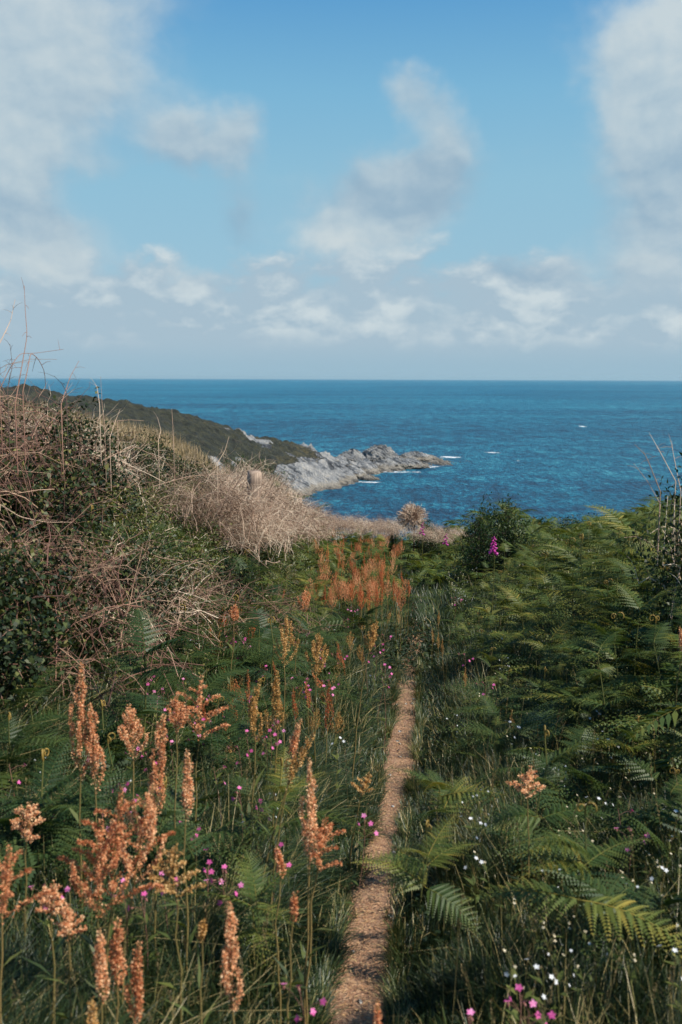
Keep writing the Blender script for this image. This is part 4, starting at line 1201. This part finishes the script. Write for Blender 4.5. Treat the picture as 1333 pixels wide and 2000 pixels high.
for px, ty, by, y, n, lab in [(966, 1046, 1078, 9.2, 16, 'tall magenta foxglove spike standing above the bracken on the right'), (872, 1040, 1062, 14.5, 9, 'small pink foxglove right of the brown gorse bush'), (826, 1018, 1042, 15.5, 9, 'faint pink foxglove just under the brown gorse bush')]:
    T = atd(px, ty, y); B = atd(px, by, y); z = gz(T.x, y)
    H = T.z - z; foxglove_kind(H, max(.12, (T - B).length), n).place((T.x - .03, y, z), .3, 1, lab, 'foxglove', 'foxgloves')

# ------------------------------------------------------------------ grass, herbs and litter (nobody could count them)
def grass_field(n, fx, Lf, wf, seed, tlo=.35, tsd=.16, segs=3):
    P = []
    while sum(len(p[0]) for p in P) < n:
        P.append(fx(n))
    x = np.concatenate([p[0] for p in P])[:n]; y = np.concatenate([p[1] for p in P])[:n]
    z = ground(x, y) - .01; o = x - xpath(y)
    L = Lf(x, y, o); w = wf(x, y)
    # tufts lean together
    cl = fbm(x * 3.2, y * 3.2, 2, seed) * 12.6 + rng.normal(0, .7, len(x))
    lean = np.clip(rng.normal(.55, .28, len(x)), .05, 1.3)
    D = np.stack([np.cos(cl), np.sin(cl)], 1)
    D[:, 0] += -np.sign(o) * .9 * np.exp(-np.abs(o) / .45); D = unit(D)
    S = np.stack([-D[:, 1], D[:, 0]], 1) + rng.normal(0, .5, (len(x), 2)); S = unit(S)
    t = np.clip(rng.normal(tlo, tsd, len(x)) + .25 * (fbm(x * 1.5, y * 1.5, 3, seed + 4) - .5) + (rng.random(len(x)) < .09) * .38, 0, 1)
    V = np.zeros((len(x), 2 * (segs + 1), 3)); T = np.zeros((len(x), 2 * (segs + 1)))
    for k in range(segs + 1):
        u = k / segs
        hx = L * (lean * u ** 1.8 * .85); hz_ = L * (u - lean * .42 * u ** 2.4)
        c = np.stack([x + D[:, 0] * hx, y + D[:, 1] * hx, z + hz_], 1)
        ww_ = w * (1 - u ** 1.6) * .5 + .00025
        V[:, 2 * k, 0] = c[:, 0] - S[:, 0] * ww_; V[:, 2 * k, 1] = c[:, 1] - S[:, 1] * ww_; V[:, 2 * k, 2] = c[:, 2]
        V[:, 2 * k + 1, 0] = c[:, 0] + S[:, 0] * ww_; V[:, 2 * k + 1, 1] = c[:, 1] + S[:, 1] * ww_; V[:, 2 * k + 1, 2] = c[:, 2] + .0006
        T[:, 2 * k] = T[:, 2 * k + 1] = np.clip(t + .10 * (u - .5), 0, 1)
    b = (np.arange(len(x)) * 2 * (segs + 1))[:, None]
    Q = np.concatenate([np.stack([b + 2 * k, b + 2 * k + 1, b + 2 * k + 3, b + 2 * k + 2], -1).reshape(-1, 4) for k in range(segs)])
    mb = MB(); mb.add(V.reshape(-1, 3), Q, T.ravel()); return mb


def region(y0, y1, m=.25, bias=1.0, path=.074):
    def f(n):
        y = y0 + (y1 - y0) * rng.random(n) ** bias; x = rng.uniform(-1, 1, n) * (.36 * y + m)
        o = np.abs(x - xpath(y)); k = o > path * (1 - .36 * sm(y, 2.7, 4.2)) - .35 * sm(y, 7.5, 8.9) + .12 * (vnoise(y * 3.1, y * 0, 77) - .5) * sm(y, 4, 7) + .05 * (fbm(y * 4, x * 0 + np.sign(x - xpath(y)) * 5, 2, 50) - .5) + rng.random(n) ** 2 * .04
        return x[k], y[k]
    return f


def Lnear(x, y, o):
    a = np.abs(o); return (.07 + .24 * sm(a, .05, .6)) * rng.uniform(.6, 1.25, len(x)) * (1 + .15 * sm(a, .6, 1.4)) * np.where(o < 0, 1.05, 1.0)
g = grass_field(150000, region(1.7, 5.2, .3, .9), Lnear, lambda x, y: rng.uniform(.0018, .0042, len(x)), 61)
g.merge(grass_field(90000, region(5.0, 10.5), Lnear, lambda x, y: rng.uniform(.003, .006, len(x)), 63))
g.merge(grass_field(50000, region(10, 20.8), lambda x, y, o: rng.uniform(.12, .34, len(x)), lambda x, y: rng.uniform(.006, .010, len(x)), 65, segs=2))
g.merge(grass_field(9000, region(1.8, 7, .3, 1.1), Lnear, lambda x, y: rng.uniform(.005, .009, len(x)), 67, .62, .2))
g.merge(grass_field(7000, region(1.8, 8, .3, 1.1), lambda x, y, o: Lnear(x, y, o) * 1.25, lambda x, y: rng.uniform(.002, .004, len(x)), 69, .95, .1))
def edge(n):
    y = 1.9 + 6.6 * rng.random(n) ** 1.1; sd = np.where(rng.random(n) < .5, -1, 1)
    k = vnoise(y * 4.5, sd * 7.0, 33) > .42; y = y[k]; sd = sd[k]
    return xpath(y) + sd * (.072 * (1 - .36 * sm(y, 2.7, 4.2)) + .03 + rng.random(len(y)) * .05), y
g.merge(grass_field(5200, edge, lambda x, y, o: rng.uniform(.07, .17, len(x)), lambda x, y: rng.uniform(.002, .0045, len(x)), 81, .55, .2))
tag(g.build('grass', M['grass']), kind='stuff')
# tawny field grass on the slope behind the hedge
def fld(n):
    y = rng.uniform(12, 45, n); x = -rng.uniform(1, 1.6, n) - rng.random(n) * (.36 * y - 1); return x, y
g = grass_field(26000, fld, lambda x, y, o: rng.uniform(.2, .5, len(x)), lambda x, y: rng.uniform(.010, .022, len(x)), 71, .62, .2, 2)
tag(g.build('field_grass', M['hay']), kind='stuff')
# seeding grass heads
mb = MB(); n = 420; x_, y_ = region(2.0, 9, .1, 1.3, .2)(2000); x_ = x_[:n]; y_ = y_[:n]
for x, y in zip(x_, y_):
    z = gz(x, y); H = rng.uniform(.28, .55) * (1 if x > xpath(y) else .9); a = rng.random() * 6.28; ln = rng.uniform(.02, .16)
    p = curve((x, y, z), (x + math.cos(a) * ln, y + math.sin(a) * ln, z + H), 6, (0, 0, .01)); tube(mb, p, [.0011, .001, .0009, .0008, .0007, .0005], 3, .35)
    m_ = 26; u = rng.random(m_); C = p[-2] + (p[-1] - p[-2]) * u[:, None] + rng.normal(0, .0022, (m_, 3))
    leaves(mb, C, (p[-1] - p[-2]) + rng.normal(0, .03, (m_, 3)), rng.normal(0, 1, (m_, 3)), .008, .003, rng.uniform(.4, 1, m_))
tag(mb.build('grass_seed_heads', M['hay']), kind='stuff')
# low leafy herbs under everything
def herbs(n, y0, y1, ls, mt, mn=.2):
    x, y = region(y0, y1, .4, 1.0, mn)(n); z = ground(x, y) + rng.random(len(x)) ** 1.3 * (.10 + .22 * sm(np.abs(x - xpath(y)), .3, 1.6))
    m = len(x); mb = MB(); D = rng.normal(0, 1, (m, 3)) * (1, 1, .6); N = rng.normal(0, .5, (m, 3)) + [0, 0, 1]
    leaves(mb, np.stack([x, y, z], 1), D, N, rng.uniform(.6, 1.3, m) * ls, rng.uniform(.35, .6, m) * ls, np.clip(rng.normal(.4, .22, m), 0, 1)); return mb
h = herbs(60000, 2.2, 9, .030, 0); h.merge(herbs(60000, 8, 21, .055, 0))
tag(h.build('ground_cover', M['bramble']), kind='stuff')
def weeds(n, sgn, y0, y1, o0, o1, hmax):
    m = n * 3; y = rng.uniform(y0, y1, m); o = rng.uniform(o0, o1, m); x = xpath(y) + sgn * o
    cl = fbm(x * 2.2 + 9, y * 2.2, 3, 90); k = (cl > .5) & (np.abs(x) < .36 * y + .2); x, y, o, cl = x[k][:n], y[k][:n], o[k][:n], cl[k][:n]
    m = len(x); z = ground(x, y) + hmax * sm(o, .2, 1.6) * rng.uniform(.25, 1, m) * sm(cl, .45, .62)
    mb = MB(); D = rng.normal(0, 1, (m, 3)); N = rng.normal(0, .6, (m, 3)) + [.3, -.3, 1]
    leaves(mb, np.stack([x, y, z], 1), D, N, rng.uniform(.015, .042, m), rng.uniform(.008, .020, m), np.clip(rng.normal(.45, .25, m), 0, 1)); return mb
wd_ = weeds(22000, 1, 3, 13, .35, 4.2, .55); wd_.merge(weeds(30000, -1, 2.2, 12, .3, 2.2, .42)); wd_.merge(weeds(9000, 1, 2.2, 5, .3, 1.6, .3))
tag(wd_.build('leafy_weeds', M['sprig']), kind='stuff')
# small stones trodden into the path
for k in range(26):
    y = rng.uniform(2.4, 7.5); x = float(xpath(y)) + rng.normal(0, .05); r = rng.uniform(.006, .016); mb = MB()
    u = np.linspace(0, 2 * math.pi, 9)[:-1]; q = np.array([[math.cos(a) * math.cos(b), math.sin(a) * math.cos(b), math.sin(b)] for b in np.linspace(-1.4, 1.4, 6) for a in u]) * (1, .75, .5) * (1 + rng.normal(0, .07, (48, 1)))
    mb.add(q * r, [(i * 8 + j, i * 8 + (j + 1) % 8, i * 8 + 8 + (j + 1) % 8, i * 8 + 8 + j) for i in range(5) for j in range(8)], .5)
    o = mb.build('stone', M['rock'], None, True); o.location = (x, y, gz(x, y) + .014); o.rotation_euler = (0, 0, rng.random() * 6)
    tag(o, 'small grey stone in the bare path, ' + ('near' if y < 4 else 'middle' if y < 5.5 else 'far') + ' stretch', 'stone', 'stones in the path')
# bits of straw and dry leaf on the path
mb = MB(); n = 7500; y = 1.8 + 9 * rng.random(n) ** 1.2; o = rng.normal(0, .085, n); x = xpath(y) + o; z = ground(x, y) + .017
a = rng.random(n) * 6.28; D = np.stack([np.cos(a), np.sin(a) * .8, rng.normal(0, .10, n)], 1)
leaves(mb, np.stack([x, y, z], 1), D, np.tile([0, 0, 1.0], (n, 1)) + rng.normal(0, .15, (n, 3)), rng.uniform(.008, .038, n), rng.uniform(.0015, .005, n), np.clip(rng.normal(.55, .27, n), 0, 1), .5)
tag(mb.build('path_litter', M['straw']), kind='stuff')

# ------------------------------------------------------------------ labels: tell look-alikes apart by row and order
from collections import defaultdict
ORD = ['leftmost', 'second from left', 'third from left', 'fourth from left', 'fifth from left', 'sixth from left', 'seventh from left', 'eighth from left']
ROWS = ['nearest row'] + [w + ' row' for w in 'second third fourth fifth sixth seventh eighth ninth tenth eleventh twelfth'.split()]
byl = defaultdict(list)
for o in SC.objects:
    if o.parent is None and o.get('label') and not o.get('kind'): byl[o['label']].append(o)
for lab, L_ in byl.items():
    if len(L_) < 2: continue
    L_.sort(key=lambda o: o.location.y); rows = [L_[i:i + 7] for i in range(0, len(L_), 7)]
    for r, row in enumerate(rows):
        row.sort(key=lambda o: proj(*o.location)[0])
        for k, o in enumerate(row):
            nm = (', ' + ROWS[min(r, 11)] if len(rows) > 1 else '') + (', ' + ('rightmost' if k == len(row) - 1 else ORD[k]) if len(row) > 1 else '')
            o['label'] = lab + nm

# sea air: far water and the horizon fade a little
mb = MB(); a_, b_ = np.array([-26000., -1500., SEA - 7]), np.array([26000., 45000., 60.])
c_ = np.array([[x, y, z] for z in (0, 1) for y in (0, 1) for x in (0, 1)]); mb.add(a_ + c_ * (b_ - a_), [(0, 2, 3, 1), (4, 5, 7, 6), (0, 1, 5, 4), (2, 6, 7, 3), (0, 4, 6, 2), (1, 3, 7, 5)], 0)
hm = bpy.data.materials.new('sea_air'); hm.use_nodes = True; n_ = NT(hm.node_tree); n_.n.clear()
pv = n_.new('ShaderNodeVolumePrincipled'); pv.inputs['Color'].default_value = (.55, .80, .90, 1); pv.inputs['Density'].default_value = 1.6e-5; pv.inputs['Anisotropy'].default_value = .2
ho = n_.new('ShaderNodeOutputMaterial'); n_.l.new(pv.outputs[0], ho.inputs['Volume'])
tag(mb.build('haze', hm), kind='stuff')
